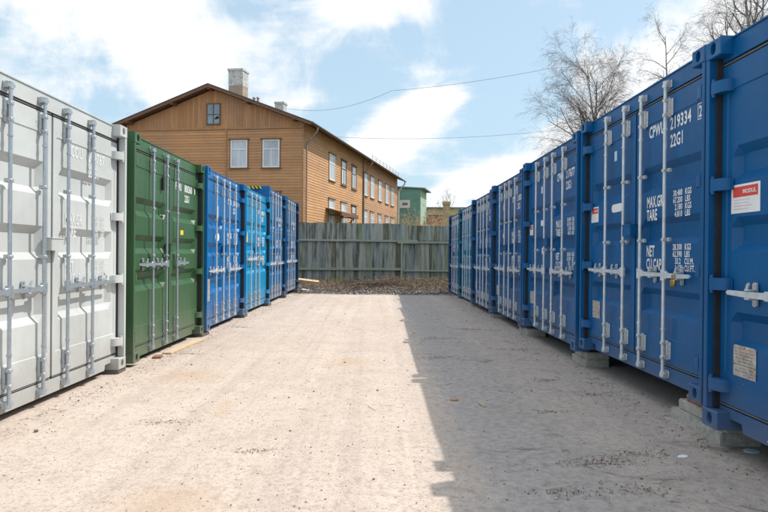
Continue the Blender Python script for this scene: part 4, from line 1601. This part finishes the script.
def scrap(name, label, cat, x, y, w, d, h, mat, rz, tilt=0):
    rn = random.Random(int(x * 100 + y * 10))
    m_ = MB()
    n = 7
    pts = [(w / 2 * math.cos(2 * PI * i / n) * rn.uniform(.75, 1.1), d / 2 * math.sin(2 * PI * i / n) * rn.uniform(.7, 1.1)) for i in range(n)]
    m_.prism(pts, 'z', 0, h)
    o = m_.obj(name, mat)
    o.location = (x, y, gz(x, y) + .002)
    o.rotation_euler = (R(tilt), 0, R(rz))
    tag(o, label, cat)


papw = simple('crumpled_paper', (.72, .73, .74), .7, 0, .1)
scrap('paper_scrap', 'small white paper scrap lying on the shaded gravel in front of the nearest right container', 'paper', 1.98, 3.56, .085, .045, .004, papw, 20, 4)
scrap('paper_scrap', 'bluish white paper scrap at the foot of the nearest right container', 'paper', 2.50, 3.66, .11, .07, .006, simple('bluish_paper', (.55, .68, .78), .6), -10, 5)
scrap('bark_chip', 'orange-brown bark chip on the shaded gravel, left of the pale curled one', 'bark chip', .67, 4.87, .075, .045, .012, simple('orange_bark', (.40, .22, .11), .8), 5, 8)
scrap('bark_chip', 'pale tan curled bark chip on the shaded gravel', 'bark chip', .885, 4.73, .03, .13, .014, simple('tan_bark', (.46, .34, .22), .8), 20, 6)
scrap('stone', 'small dark stone on the gravel by the pale grey container', 'stone', -2.45, 3.95, .035, .028, .014, simple('dark_stone', (.15, .13, .12), .9), 0)
# pale plank leaning low at the foot of the fence, by the last left container
m_ = MB(); m_.box(-.55, .55, -.06, .06, 0, .03, b=.004)
o = m_.obj('timber_plank', palewood); o.location = (-2.75, 19.9, .33); o.rotation_euler = (.5, R(7), R(8))
tag(o, 'pale plank lying on the rubbish heap at the left end of the fence', 'plank')
m_ = MB(); m_.box(-.2, .2, -.14, .14, 0, .05, b=.02)
o = m_.obj('plastic_bag', papw); o.location = (-2.55, 19.15, gz(-2.55, 19.15)); o.rotation_euler = (0, .1, .3)
tag(o, 'crumpled whitish bag beside the last left container', 'bag')
rn = random.Random(6)
br = MB()
for k in range(26):
    p = Vector((rn.gauss(-.15, .35), rn.gauss(20.6, .2), .12 + rn.random() * .2))
    a = rn.uniform(0, 6.28)
    d = Vector((math.cos(a), math.sin(a) * .5, rn.gauss(-.05, .2)))
    r_ = rn.uniform(.008, .02)
    for q in range(5):
        e = p + d * rn.uniform(.1, .22)
        e.z = max(e.z, .10)
        br.tube(p, e, r_, r_ * .8, n=5)
        r_ *= .8
        p = e
        d = (d + Vector((rn.gauss(0, .3), rn.gauss(0, .2), rn.gauss(0, .2)))).normalized()
o = br.obj('brushwood_pile', simple('grey_dead_wood', (.15, .11, .085), .9))
tag(o, 'pile of cut grey branches heaped before the middle of the fence', 'brushwood')
